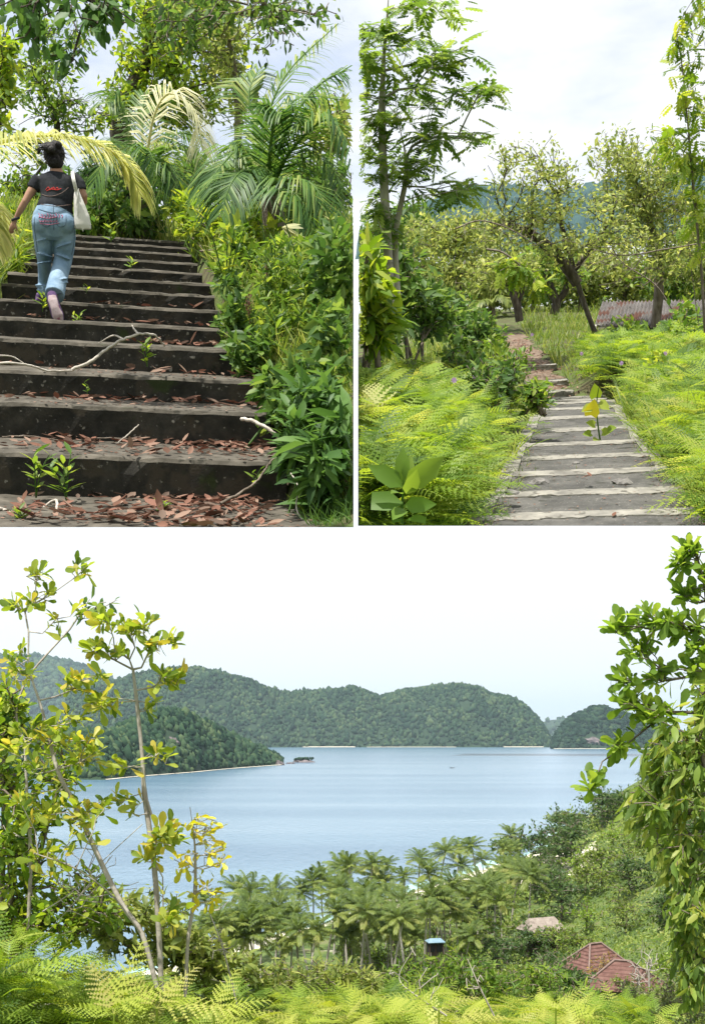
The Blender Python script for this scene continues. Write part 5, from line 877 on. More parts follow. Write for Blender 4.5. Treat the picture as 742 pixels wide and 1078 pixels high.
M_c3 = leafmat('slope_leaf_lime', [(.09, .16, .02), (.16, .25, .03), (.25, .34, .05)], .4); M_c4 = leafmat('slope_leaf_olive', [(.07, .10, .03), (.13, .16, .045), (.20, .22, .07)], .35); M_c5 = leafmat('slope_leaf_rusty', [(.16, .12, .03), (.26, .18, .05), (.30, .24, .08)], .35)
PR = [slope_tree(1, 2.6, 4.8, 120, .40, M_c1), slope_tree(2, 3.0, 5.6, 130, .42, M_c2), slope_tree(3, 2.2, 4.2, 80, .32, M_c3), slope_tree(4, 2.4, 4.6, 70, .30, M_c4), slope_tree(5, 1.7, 2.6, 70, .26, M_c1, flat=.8), slope_tree(6, 1.5, 2.2, 60, .24, M_c3, flat=.8), slope_tree(7, 1.8, 3.0, 50, .24, M_c4), slope_tree(8, 3.4, 5.4, 150, .44, M_c2)]
LB = ['mid-green round tree on the slope above the beach', 'dark green tall-crowned tree on the slope above the beach', 'lime green tree on the slope above the beach', 'olive thin-crowned tree on the slope above the beach', 'low mid-green bush on the slope above the beach', 'low lime green bush on the slope above the beach', 'small olive bush on the slope above the beach', 'wide dark green tree on the slope above the beach']
GP = ['mid-green trees on the slope', 'dark green trees on the slope', 'lime green trees on the slope', 'olive trees on the slope', 'low green bushes on the slope', 'low lime bushes on the slope', 'small olive bushes on the slope', 'wide dark trees on the slope']
spots = []; tries = 0; used = set(); R2 = np.random.default_rng(5)
keep_clear = [(608, 706, 985, 1058), (553, 640, 896, 914)]
while len(spots) < 285 and tries < 30000:
    tries += 1; D = 62 + 400 * R2.random() ** 1.35; px = 190 + 580 * R2.random(); X = (px - XC) / F * D; z = float(hC(np.array([X]), np.array([D]))[0]); py = YH - F * z / D
    if z < SEA + 2.2 or py < 800: continue
    if any(a < px < b and c < py < d for a, b, c, d in keep_clear): continue
    if 225 < px < 545 and 150 < D < 400 and z < -37 and R2.random() < .82: continue
    if D < 165 and px < 545 and z + 4.2 > -(978 - YH) / F * D: continue
    cell = (int(X / (1.6 + D * .014)), int(D / (2.6 + D * .03)))
    if cell in used: continue
    used.add(cell); spots.append((X, D, z, px, py))
firsts = set()
for X, D, z, px, py in spots:
    if 100 < D < 123 and 595 < px < 715: k = R2.choice([4, 5, 6])
    elif D < 100: k = R2.choice([4, 5, 6, 6, 4, 3])
    elif px > 540: k = R2.choice([0, 1, 2, 7, 0, 1, 2, 4])
    else: k = R2.choice([0, 1, 3, 2, 4])
    s = (.8 + .5 * R2.random()) * (.85 if D < 100 else 1.0 if D < 150 else min(2.1, D / 150)); mw = Matrix.Translation((X, D, z - .1)) @ Matrix.Rotation(R2.random() * 6.28, 4, 'Z') @ Matrix.Scale(s, 4)
    if k not in firsts: firsts.add(k); o = PR[k]; o.matrix_world = mw
    else: o = copy_tree(PR[k], mw)
    zn = 'close around the red roofs' if 590 < px < 720 and D < 150 else 'at the slope foot before the grove' if px < 545 and D < 200 else 'in the scrub left of the red roofs' if px < 590 and D < 200 else 'between red roofs and sandy clearing' if D < 270 and px < 680 else 'high beside the drooping-leaved tree' if px >= 660 else 'by the sandy clearing' if D < 380 else 'on the slope\'s far shoulder against the sea' if px > 560 else 'among the seaward palms of the grove'
    setp(o, LB[k].replace('on the slope above the beach', zn), 'tree' if k in (0, 1, 2, 3, 7) else 'bush', GP[k].replace('on the slope', zn) if 'on the slope' in GP[k] else GP[k] + ' ' + zn)
for k in range(8):
    if k not in firsts:
        for c in list(PR[k].children): bpy.data.objects.remove(c)
        bpy.data.objects.remove(PR[k])
def single(px, py, D, mk, label, h_off=0):
    X = (px - XC) / F * D; z = float(hC(np.array([X]), np.array([D]))[0]); o = mk(label); o.matrix_world = Matrix.Translation((X, D, z + h_off)); return o
single(525, 0, 74, lambda l: slope_tree(21, 1.6, 5.6, 46, .42, M_c3, T=OV, per=6, label=l), 'bright yellow-green big-leaved sapling standing above the olive scrub in mid-slope')
single(636, 0, 120, lambda l: slope_tree(22, 2.4, 5.6, 70, .30, M_c5, label=l), 'rusty brown-leaved tree growing just behind the red roofs')
single(575, 0, 128, lambda l: slope_tree(23, 3.2, 6.5, 110, .36, M_c2, label=l), 'broad dark tree just left of the red-roofed house')
def bare(seed, rad, hgt, nt, label):
    t = thing('bare_tree', label, 'tree', W); sk = Skel([bez((0, 0, -.3), (.1, 0, hgt * .3), (0, 0, hgt * .6), 6)], unit(rndn(nt, 3)) * rnd(nt, 1) * rad * np.array([.8, .8, 1.1]) + np.array([0, 0, hgt * .75]), rad * .2, .1, .2, .3); wc = Cloud(); sk.wood(wc, .12, .018, .55, 4); wc.obj('trunk', M_barkp, t, planes=()); return t
for px, D, h, lb in [(683, 112, 6.0, 'leafless grey tree right of the red roof'), (672, 108, 4.5, 'smaller leafless grey tree in front of the red roof'), (436, 82, 5.5, 'leafless pale tree in front of the coconut grove'), (612, 108, 3.4, 'low leafless shrub at the left corner of the red roof'), (388, 84, 3.6, 'short leafless pale shrub left of the bare tree by the grove')]: single(px, 0, D, lambda l, h=h: bare(3, h * .42, h, 42, l), lb)
# scrub that covers the slope between the trees
cl = Cloud(); n = 120000; D = 55 + 420 * R2.random(n) ** 1.5; px = 150 + 620 * R2.random(n); X = (px - XC) / F * D; z = hC(X, D); ok = (z > SEA + 2.0); X, D, z, px = X[ok], D[ok], z[ok], px[ok]; k = len(X); py = YH - F * z / D
ok = ~((px > 553) & (px < 640) & (py > 898) & (py < 912)); X, D, z = X[ok], D[ok], z[ok]; k = len(X); s = (.22 + D * .0024)
cl.inst(FOLD, np.c_[X, D, z + s * .3 * rnd(k) + rnd(k) * (.3 + D * .008) * np.clip(.5 + nval(X, D, 2.1 + .01 * D, 4), 0, 1.6)], rndn(k, 3) + [0, 0, .4], rndn(k, 3) * .6 + [0, -.2, .8], s * (.6 + .8 * rnd(k)), (.5 + .25 * nval(X, D, 9, 2) + .25 * rndn(k)).clip(0, 1))
setp(cl.obj('scrub', leafmat('scrub_leaf', [(.06, .10, .02), (.11, .17, .03), (.19, .25, .05), (.28, .30, .09)], .35), None, W, planes=()), 'low green scrub covering the slope between the trees above the beach', 'scrub', kind='stuff')
# pale sandy clearing with a low wall behind the grove
def patch(name, pxs, y0, y1, mat):
    bm = bmesh.new(); rows = []
    for j in range(7):
        rows.append([]); 
        for i in range(16):
            px = pxs[0] + (pxs[1] - pxs[0]) * i / 15; D = y0 + (y1 - y0) * j / 6 + 4 * math.sin(i * .9) * (j in (0, 6)); X = (px - XC) / F * D; rows[-1].append(bm.verts.new((X, D, float(hC(np.array([X]), np.array([D]))[0]) + .22)))
    for j in range(6):
        for i in range(15): bm.faces.new((rows[j][i], rows[j][i + 1], rows[j + 1][i + 1], rows[j + 1][i]))
    setp(bm_obj(name, bm, mat, None, W, smooth=True), kind='structure')
h_ = hit(590, 908); patch('sand_clearing', (548, 628), h_.y - 30, h_.y + 14, M_sand)
bm = bmesh.new(); box(bm, (0, 0, .3), (14, .4, 1.6), .04); box(bm, (0, 0, 1.13), (14.3, .6, .12), .02); setp(bm_obj('retaining_wall', bm, M_plaster, None, W, hit(600, 907)), 'low pale wall at the back of the sandy clearing behind the grove', 'wall')
# ---- houses
M_tile = noisemat('red_roof_tiles', [(.085, .040, .032), (.125, .062, .050), (.18, .105, .085)], 1.5, 8, .8, roughness=.7)
t_ = M_tile.node_tree; wv = N(t_, 'ShaderNodeTexWave'); wv.inputs['Scale'].default_value = 1.0; wv.bands_direction = 'Z'; wv.inputs['Distortion'].default_value = .2; tcn = N(t_, 'ShaderNodeTexCoord'); bu = N(t_, 'ShaderNodeBump'); bu.inputs['Strength'].default_value = .9; bu.inputs['Distance'].default_value = .12; t_.links.new(tcn.outputs['Object'], wv.inputs[0]); t_.links.new(wv.outputs[0], bu.inputs['Height']); t_.links.new(bu.outputs[0], [n for n in t_.nodes if n.type == 'BSDF_PRINCIPLED'][0].inputs['Normal'])
M_cap = noisemat('ridge_cap', [(.15, .10, .085), (.22, .16, .14)], 2); M_wood = noisemat('dark_timber', [(.035, .022, .016), (.08, .05, .035)], 2, mscale=(1, 1, .2)); M_thatch = noisemat('old_thatch', [(.13, .11, .09), (.24, .20, .17), (.32, .28, .24)], 1.5, 8, .95)
def house(label, loc, rz, L_, Wd, wall, rise, ridge, roofm, name='red_roofed_house', cat='house'):
    t = thing(name, label, cat, W, loc, rz); bm = bmesh.new(); box(bm, (0, 0, wall / 2 - .6), (L_ - 1.6, Wd - 1.6, wall + 1.2), 0); bm_obj('wall', bm, M_wood, t)
    bm = bmesh.new(); e = [bm.verts.new(v) for v in ((-L_ / 2, -Wd / 2, wall), (L_ / 2, -Wd / 2, wall), (L_ / 2, Wd / 2, wall), (-L_ / 2, Wd / 2, wall), (-ridge / 2, 0, wall + rise), (ridge / 2, 0, wall + rise))]
    for f in ((0, 1, 5, 4), (1, 2, 5), (2, 3, 4, 5), (3, 0, 4)): bm.faces.new([e[i] for i in f])
    bmesh.ops.subdivide_edges(bm, edges=bm.edges[:], cuts=3, use_grid_fill=True); bmesh.ops.recalc_face_normals(bm, faces=bm.faces[:]); bmesh.ops.solidify(bm, geom=bm.faces[:], thickness=.14); rf = bm_obj('roof', bm, roofm, t)
    cl = Cloud(); pt = [(-L_ / 2, -Wd / 2), (L_ / 2, -Wd / 2), (L_ / 2, Wd / 2), (-L_ / 2, Wd / 2)]
    if roofm is M_tile:
        for i, (a, b_) in enumerate(pt): tube_cloud(cl, [(a, b_, wall + .06), ((-1 if a < 0 else 1) * ridge / 2, 0, wall + rise + .08)], [.11, .11], 6)
        tube_cloud(cl, [(-ridge / 2, 0, wall + rise + .09), (ridge / 2, 0, wall + rise + .09)], [.13, .13], 6); rc = cl.obj('ridge_cap', M_cap, rf, planes=())
    for sd in (-1, 1):
        for q in (-.25, .25): bm = bmesh.new(); box(bm, (q * L_, sd * (Wd / 2 - .79), wall * .5), (1.1, .06, 1.2), 0); bm_obj('window', bm, M_dark, t)
    for a in (-1, 1):
        for b_ in (-1, 1): bm = bmesh.new(); box(bm, (a * (L_ / 2 - .3), b_ * (Wd / 2 - .3), wall / 2 - .7), (.16, .16, wall + 1.35), .01); bm_obj('post', bm, M_wood, t)
    return t
def at(px, py, D): return Vector(((px - XC) / F * D, D, (YH - py) / F * D))
p = at(655, 1038, 118); house('front red-tiled pavilion with a hipped roof, the nearer of the linked roofs', (p.x, p.y, p.z - 2.7), R(-22), 7.6, 6.2, 2.7, 2.5, 1.6, M_tile)
p = at(627, 1019, 127); house('rear red-tiled pavilion, the upper left of the linked hipped roofs', (p.x, p.y, p.z - 3.2), R(28), 6.6, 5.6, 3.2, 2.6, 1.6, M_tile)
p = at(692, 1064, 106); house('small red-tiled roof low in the leaves right of the pavilions', (p.x, p.y, p.z - 2.4), R(-10), 3.4, 3, 2.4, 1.0, .8, M_tile)
p = at(570, 975, 190); house('brown thatched hut half hidden on the slope left of the red roofs', (p.x, p.y, p.z - 3.0), R(24), 7, 5, 2.4, 2.0, 5, M_thatch, 'thatched_hut', 'hut')
p = at(458, 990, 165); house('tiny hut with a pale blue roof under the palms', (p.x, p.y, p.z - 2), R(10), 2.6, 2.2, 1.8, .45, 1.6, noisemat('blue_sheet_roof', [(.12, .20, .26), (.20, .29, .34)], 2), 'blue_roofed_hut', 'hut')

# ---- foreground: ferns, shrubs and the trees framing the bay
PW = W.local_planes((0, 0, 0))
near = lambda a, b, D: ((a - XC) / F * D, (b - XC) / F * D)
cl = Cloud()
def fernW(label, boxes, mat, T=FERN, name='fern_thicket', tilt=.75):
    return ferns(name, label, W, hC, boxes, mat, planes=PW, T=T, tilt=tilt)
fernW('pale yellow-green fern thicket filling the lower left corner of the hilltop', [(*near(-20, 150, 5.2), 4.6, 5.8, 900, .19, .42), (*near(-20, 60, 5), 4.4, 5.4, 380, .19, .6)], M_fernm)
fernW('sunlit yellow-green ferns along the bottom of the bay view', [(*near(60, 330, 4.8), 4.2, 5.2, 620, .17, .28), (*near(300, 620, 5.4), 4.8, 6, 950, .17, .36), (*near(600, 760, 5.4), 4.9, 6, 300, .17, .2)], M_ferny)
fernW('darker ferns behind the sunlit ferns at the hilltop\'s edge', [(*near(100, 420, 6.2), 5.8, 6.8, 800, .19, .35), (*near(400, 700, 6.4), 6, 7, 800, .2, .3)], M_fernm)
for i, (px, py, D, fr_, lb) in enumerate([(165, 1062, 4.0, [(-.95, .1, .55), (-.6, .2, .8), (.9, .1, .5), (.5, .3, .8), (1, -.1, .25), (-1, -.1, .2)], 'large pale fern with arching fronds in the lower left centre'), (225, 1068, 4.0, [(-.9, .1, .6), (.95, .1, .5), (.3, .3, .9), (1, 0, .3)], 'large pale fern right beside the first one'), (120, 1068, 3.9, [(-1, 0, .4), (.8, 0, .7), (-.4, .3, .9), (.2, .2, 1)], 'pale fern frond cluster left of the large pale ferns'), (462, 1064, 4.4, [(-.9, 0, .5), (.8, .1, .5), (.5, -.2, .8), (-.7, .1, .8)], 'upright yellow fern in the bottom middle'), (585, 1062, 4.5, [(-.9, 0, .4), (.9, .1, .5), (.6, -.2, .8)], 'upright yellow fern below the red roofs')]):
    o = at(px, py, D); c2 = Cloud(); k = len(fr_); c2.inst(FERN, np.zeros((k, 3)), fr_, np.tile([[0, -.35, 1.]], (k, 1)), .18 * (1 + .22 * rndn(k)), .4 + .5 * rnd(k)); tube_cloud(c2, [(0, .02, -.5), (0, 0, 0)], [.006, .004], 5, .3); setp(c2.obj('fern', M_ferny, None, W, o, planes=()), lb, 'fern')
LQ = OBO
def shrubW(label, base, D, blobs, lm, size, T=FOLD, **k): return bush('shrub', label, W, base, D, blobs, lm, size, T, planes=[], cat='shrub', **k)
shrubW('olive willowy shrub in the bottom centre before the coconut grove', (330, 1090), 6.6, [(300, 1034, 40, 24, 6.6, .3, 90), (350, 1028, 36, 26, 6.6, .3, 80), (385, 1036, 34, 22, 6.6, .3, 70)], M_fine, .048, LANCE, per=9, nst=9, r0=.006, seg=.08, jit=.01, rt=.0016)
shrubW('green willowy shrub right of the olive one in front of the slope', (450, 1090), 6.9, [(430, 1030, 40, 22, 6.9, .3, 90), (480, 1024, 38, 26, 6.9, .3, 90), (520, 1034, 34, 22, 6.9, .3, 70)], M_weed, .048, LANCE, per=9, nst=9, r0=.006, seg=.08, jit=.01, rt=.0016)
shrubW('low shrub in front of the red roofs', (590, 1095), 6.8, [(570, 1030, 34, 16, 6.8, .3, 90), (610, 1052, 40, 16, 6.8, .3, 90)], M_weed, .045, LANCE, per=8, nst=8, r0=.006, seg=.08, jit=.01, rt=.0016)
shrubW('bushy olive shrub left of centre under the yellow-leaved twigs', (210, 1080), 6.4, [(205, 1002, 36, 28, 6.4, .3, 100), (245, 1022, 34, 22, 6.4, .3, 90), (165, 975, 44, 46, 6.4, .3, 130), (110, 970, 40, 46, 6.4, .3, 110)], M_fine, .05, OV, per=8, nst=8, r0=.007, seg=.08, jit=.01, rt=.0016)
shrubW('dense bright green shrub filling the left edge from the horizon down', (10, 1080), 5.6, [(8, 760, 30, 60, 5.6, .35, 80), (15, 880, 44, 70, 5.6, .4, 130), (50, 965, 50, 40, 5.6, .4, 100), (-5, 960, 30, 50, 5.5, .3, 50), (60, 810, 30, 50, 5.8, .35, 46), (100, 950, 36, 36, 5.8, .35, 50)], M_fine2, .052, LQ, per=8, nst=9, r0=.014, seg=.14, jit=.015, wm=M_bark, kw=dict(spread=.75, droop=0, up=.6), along=2, rt=.0025)
def treeW(name, label, base, D, trunk, blobs, lm, size, T, wm=M_barkp, **k): return tree(name, label, 'tree', W, base, D, trunk, blobs, lm, wm, size, T, planes=[], **k)
M_mix = leafmat('leathery_leaf', [(.08, .14, .02), (.15, .22, .03), (.25, .32, .05), (.36, .40, .07), (.46, .38, .07)], .55, .45, .35)
W3 = dict(spread=.62, droop=-.25, up=.55)
treeW('leathery_leaved_tree', 'slender pale-stemmed tree leaning left, whorls of leathery leaves against the sky', (165, 1040), 5.0, [(165, 1040, 5), (150, 985, 5), (130, 955, 5), (107, 910, 5), (80, 850, 5), (60, 810, 5), (45, 750, 5), (31, 705, 5), (30, 665, 5)],
      [(15, 640, 8, 6, 5, .05, 3), (32, 632, 8, 6, 5, .05, 3), (42, 605, 7, 9, 5, .05, 4), (84, 600, 10, 6, 5.1, .05, 3), (60, 640, 30, 20, 5, .1, 6), (20, 700, 22, 20, 5, .2, 10), (90, 722, 20, 14, 4.9, .15, 11), (60, 765, 34, 26, 4.9, .2, 16), (95, 790, 26, 22, 5, .2, 12), (50, 850, 40, 24, 4.9, .2, 16), (100, 858, 26, 20, 4.9, .2, 12), (60, 905, 40, 24, 4.9, .2, 14), (25, 800, 26, 40, 4.9, .2, 14)],
      M_mix, .050, LQ, per=8, along=1, r0=.012, rt=.0018, seg=.12, jit=.006, kw=W3, wig=.25, start=.25, stems=[[(150, 985, 5), (120, 945, 4.9), (80, 915, 4.8), (40, 900, 4.8)], [(45, 960, 5), (75, 940, 5), (110, 905, 5), (150, 868, 5)]])
treeW('leathery_leaved_tree', 'upright pale-stemmed tree whose broad leaf whorls stand over the headland', (170, 1045), 5.1, [(170, 1045, 5.1), (167, 980, 5.1), (162, 910, 5.1), (152, 835, 5.1), (150, 800, 5.1), (145, 750, 5.1), (140, 705, 5.1)],
      [(108, 655, 8, 6, 5, .05, 4), (137, 662, 12, 8, 5, .08, 6), (157, 655, 8, 6, 5, .05, 4), (180, 678, 9, 8, 5, .05, 5), (162, 680, 10, 8, 5, .08, 6), (102, 684, 12, 8, 5, .08, 6), (122, 686, 10, 7, 5, .08, 4), (172, 712, 9, 8, 5, .05, 6), (188, 714, 8, 7, 5, .05, 4), (108, 735, 24, 14, 5, .1, 7), (160, 750, 16, 14, 5.1, .1, 3), (168, 797, 12, 9, 5, .05, 4), (130, 806, 10, 8, 5, .05, 3), (175, 880, 20, 16, 5, .1, 14), (158, 900, 14, 12, 5, .1, 5), (180, 965, 20, 14, 5, .1, 6), (130, 850, 14, 12, 5.1, .1, 4)],
      M_mix, .054, LQ, per=8, along=1, r0=.013, rt=.0018, seg=.12, jit=.006, kw=W3, wig=.22, start=.45)
M_yl = leafmat('yellowing_leaf', [(.30, .34, .04), (.50, .48, .05), (.62, .50, .06)], .45)
treeW('yellow_leaved_sapling', 'twiggy sapling with sparse yellow leaves hanging over the sea at left centre', (195, 1050), 5.2, [(195, 1050, 5.2), (198, 990, 5.2), (205, 940, 5.2), (205, 890, 5.2), (200, 850, 5.2)], [(212, 868, 18, 12, 5.2, .1, 14), (225, 900, 16, 18, 5.2, .1, 14), (218, 938, 18, 16, 5.2, .1, 14), (195, 905, 16, 20, 5.2, .1, 8)], M_yl, .045, LQ, per=3, along=2, r0=.009, rt=.0016, seg=.09, jit=.012, wig=.3)
treeW('tiny_leaved_sapling', 'thin dark stem with small paired leaves rising at the far left', (28, 1040), 5.4, [(28, 1040, 5.4), (30, 970, 5.4), (32, 900, 5.4), (28, 830, 5.4), (26, 780, 5.4)], [(100, 640, 30, 18, 5.5, .1, 8), (20, 860, 24, 40, 5.4, .1, 10), (10, 740, 16, 30, 5.4, .1, 6)], M_weedd, .05, OV, per=6, along=2, r0=.010, rt=.0018, seg=.12, jit=.01)
# the bare twigs tangled between them
for pts, nt, sp2, lb in [([(95, 930, 5.1), (70, 960, 5.1), (40, 990, 5.2), (10, 1010, 5.2)], 46, (90, 930, 60, 50), 'tangle of pale bare twigs around the leaning stem at left'), ([(250, 1060, 5.6), (235, 1000, 5.6), (220, 960, 5.6)], 18, (228, 985, 24, 50), 'pale bare twig standing left of the coconut grove'), ([(470, 1070, 5), (440, 1050, 5), (420, 1030, 5.1), (435, 1000, 5.1)], 14, (440, 1030, 40, 30), 'pale dead branch among the ferns in the bottom centre'), ([(520, 1070, 5), (505, 1040, 5), (492, 1010, 5.1)], 8, (500, 1030, 14, 26), 'thin dead stem standing up right of the pale dead branch')]:
    o = W.loc(*pts[0]); S_ = [smooth_path([tuple(W.loc(*q) - o) for q in pts], 5)]; sk = Skel(S_, blob_pts(W, [(sp2[0], sp2[1], sp2[2], sp2[3], pts[0][2], .15, nt)], o), .08, .1, .3, .1); c2 = Cloud(); sk.wood(c2, .0040, .0010, .5, 4); setp(c2.obj('dead_twigs', M_barkp, None, W, o, planes=()), lb, 'twigs')
# right-hand trees
M_rl = leafmat('droopy_leaf', [(.06, .11, .018), (.11, .18, .03), (.19, .27, .045), (.32, .34, .08)], .5, .45, .35)
treeW('drooping_leaved_tree', 'tree at the right edge with heavy drooping leaves hiding the hillside', (790, 1130), 4.6, [(790, 1130, 4.6), (775, 1030, 4.6), (762, 930, 4.6), (750, 840, 4.6), (735, 780, 4.6)],
      [(712, 790, 42, 44, 4.6, .25, 58), (698, 850, 44, 40, 4.6, .25, 58), (722, 905, 38, 46, 4.6, .25, 60), (722, 960, 26, 34, 4.5, .2, 46), (728, 1020, 24, 44, 4.5, .2, 56), (745, 740, 18, 40, 4.6, .2, 36)], M_rl, .054, T_oval(.34, .12, .22), wm=M_bark, per=9, along=2, r0=.03, rt=.002, seg=.11, jit=.012, kw=dict(spread=.5, droop=.95, up=.35), start=.2)
treeW('leathery_leaved_tree', 'upright glossy-leaved tree at the right edge reaching the top of the bay view', (800, 1000), 4.9, [(800, 1000, 4.9), (785, 900, 4.9), (765, 820, 4.9), (755, 740, 4.9), (748, 680, 4.9), (742, 620, 4.9), (735, 590, 4.9)],
      [(722, 577, 10, 5, 4.9, .06, 7), (716, 594, 8, 6, 4.9, .06, 5), (728, 624, 12, 10, 4.9, .08, 8), (744, 600, 8, 20, 4.9, .1, 6), (690, 655, 20, 14, 4.9, .1, 12), (655, 663, 12, 6, 4.9, .06, 6), (672, 685, 14, 10, 4.9, .08, 8), (715, 660, 18, 16, 4.9, .1, 12), (690, 715, 16, 14, 4.9, .1, 10), (655, 718, 10, 8, 4.9, .06, 5), (660, 745, 16, 10, 4.9, .1, 9), (690, 755, 20, 12, 4.9, .1, 12), (620, 828, 9, 5, 4.9, .05, 4), (650, 785, 10, 10, 4.9, .08, 7), (735, 700, 12, 30, 4.9, .1, 14)],
      leafmat('bright_leather_leaf', [(.09, .16, .025), (.16, .26, .04), (.26, .35, .06)], .55, .5, .3), .058, OBO, wm=M_bark, per=9, along=1, r0=.02, rt=.002, seg=.12, jit=.006, kw=W3, start=.3, wig=.2)

# ---- haze: air between the camera and the far hills
bm = bmesh.new(); box(bm, (0, 22000, 0), (70000, 46500, 1)); bmesh.ops.translate(bm, verts=bm.verts[:], vec=(0, 0, 0))
for v in bm.verts: v.co.z = -46 - 4 if v.co.z < 0 else 1260; v.co.y = -600 if v.co.y < 0 else 46000; v.co.x = 36000 if v.co.x > 0 else -36000
m, t, o = newmat('sea_haze'); pv = N(t, 'ShaderNodeVolumePrincipled'); pv.inputs['Color'].default_value = (.66, .85, 1, 1); pv.inputs['Density'].default_value = 3.6e-5; pv.inputs['Anisotropy'].default_value = .1; t.links.new(pv.outputs[0], o.inputs['Volume'])
setp(bm_obj('haze', bm, m, None, W), 'thin bluish sea haze filling the air over the bay', 'haze', kind='stuff')
# ================================================================ the woman walking up the staircase (in place A)
M_skin = noisemat('skin', [(.30, .16, .105), (.36, .20, .13)], 6, rough=.55, spec=.35)
M_hair = noisemat('black_hair', [(.004, .003, .003), (.016, .012, .010)], 26, rough=.6, spec=.3, bump=1, bscale=60, bdist=.012, mscale=(1, 1, .25))
M_shirt = noisemat('charcoal_cotton', [(.012, .013, .016), (.024, .026, .030), (.05, .052, .055)], 5, 6, .95, .5, 9, spec=.1, bdist=.03)
M_jeans = noisemat('faded_denim', [(.10, .17, .25), (.19, .28, .38), (.32, .42, .50)], 6, 8, .95, .55, 12, .25, .75, spec=.1, bdist=.03, mscale=(1, 1, .6))
M_shoe = noisemat('purple_canvas', [(.06, .03, .09), (.12, .07, .16)], 20); M_sole = noisemat('worn_pale_sole', [(.28, .20, .21), (.48, .40, .41)], 16, extra=[((.20, .07, .10), 22, .6)])
M_bag = noisemat('white_cloth', [(.52, .50, .46), (.68, .66, .61)], 5, 6, .9, .4, 9, bdist=.02); M_red = noisemat('red_print', [(.50, .03, .03), (.6, .06, .05)], 20); M_pink = noisemat('pink_print', [(.42, .12, .22), (.52, .20, .30)], 20); M_watch = noisemat('dark_strap', [(.02, .02, .025), (.04, .04, .05)], 20)
PD = 11.7; po = A.loc(55, 322, PD); MPP = 1 / A.ppm(60, 250, PD)
def pp(px, py, dD=0.0): return A.loc(px, py, PD + dD) - po
def loft(bm, rings, n=20):
    """rings: (centre, half width along x, half depth); closed at both ends"""
    P = [Vector(r[0]) for r in rings]; rv = []
    for i, (c, rx, ry) in enumerate(rings):
        T = (P[min(i + 1, len(P) - 1)] - P[max(i - 1, 0)]).normalized(); X = Vector((1, 0, 0)); 
        if abs(T.x) > .85: X = Vector((0, 0, 1))
        X = (X - T * X.dot(T)).normalized(); Y = T.cross(X); rv.append([bm.verts.new(Vector(c) + X * rx * math.cos(a) + Y * ry * math.sin(a)) for a in [2 * PI * k / n for k in range(n)]])
    for i in range(len(rv) - 1):
        for k in range(n): bm.faces.new((rv[i][k], rv[i][(k + 1) % n], rv[i + 1][(k + 1) % n], rv[i + 1][k]))
    for r in (rv[0], rv[-1]): bm.faces.new(r)
def ell(bm, c, r, rot=None):
    b = bmesh.ops.create_icosphere(bm, subdivisions=3, radius=1)
    for v in b['verts']:
        v.co = Vector((v.co.x * r[0], v.co.y * r[1], v.co.z * r[2]))
        if rot: v.co = rot @ v.co
        v.co += Vector(c)
def fuse(name, bm, mat, parent, voxel=.008, smooth=3):
    bmesh.ops.recalc_face_normals(bm, faces=bm.faces[:]); me = bpy.data.meshes.new(name); bm.to_mesh(me); bm.free(); tmp = bpy.data.objects.new('tmp', me); C.objects.link(tmp)
    r = tmp.modifiers.new('r', 'REMESH'); r.mode = 'VOXEL'; r.voxel_size = voxel; s_ = tmp.modifiers.new('s', 'SMOOTH'); s_.iterations = smooth; s_.factor = .5
    dg = bpy.context.evaluated_depsgraph_get(); m2 = bpy.data.meshes.new_from_object(tmp.evaluated_get(dg)); bpy.data.objects.remove(tmp); m2.name = name; m2.materials.clear()
    for p in m2.polygons: p.use_smooth = True
    return link(name, m2, mat, parent)
q = MPP
pr = thing('person', 'woman in a dark t-shirt and faded jeans climbing the mossy staircase, seen from behind', 'person', A, po)
def rg_(px, py, dD, hw, dep): return (pp(px, py, dD), hw * q * .94, dep * .95)
bm = bmesh.new()
loft(bm, [rg_(58, 168, .10, 6.5, .055), rg_(59, 176, .07, 6.2, .052), rg_(60, 183, .05, 8, .055), rg_(60, 192, .04, 15, .08), rg_(60, 212, .0, 14, .09), rg_(57, 232, -.02, 18, .10), rg_(57, 240, 0, 14, .09)])
ell(bm, pp(57, 162, .12), (9.6 * q, .09, 11 * q)); ell(bm, pp(57, 169, .17), (6.5 * q, .055, 7 * q)); ell(bm, pp(57, 165, .225), (.014, .022, .024)); ell(bm, pp(47.2, 163.5, .12), (.012, .02, .03)); ell(bm, pp(66.8, 163.5, .12), (.012, .02, .03))
for s_, pts in ((-1, [(40, 189, .04, 5.6, .048), (36, 196, .02, 5.2, .046), (31, 204, 0, 4.6, .041), (26.5, 212, -.02, 3.9, .036), (22.5, 219, -.01, 3.8, .034), (18.5, 226, .01, 2.9, .026), (16, 231, .02, 2.4, .022), (14.5, 235, .02, 3.0, .018)]),
               (1, [(80, 189, .04, 5.8, .05), (84, 197, .03, 5.4, .047), (88, 206, .02, 4.6, .042), (88, 212, .05, 4.2, .04), (85, 213, .14, 4.0, .036), (81, 208, .24, 3.2, .03), (78, 204, .31, 2.6, .024), (76, 202, .35, 3.0, .02)])):
    loft(bm, [rg_(*p) for p in pts], 14)
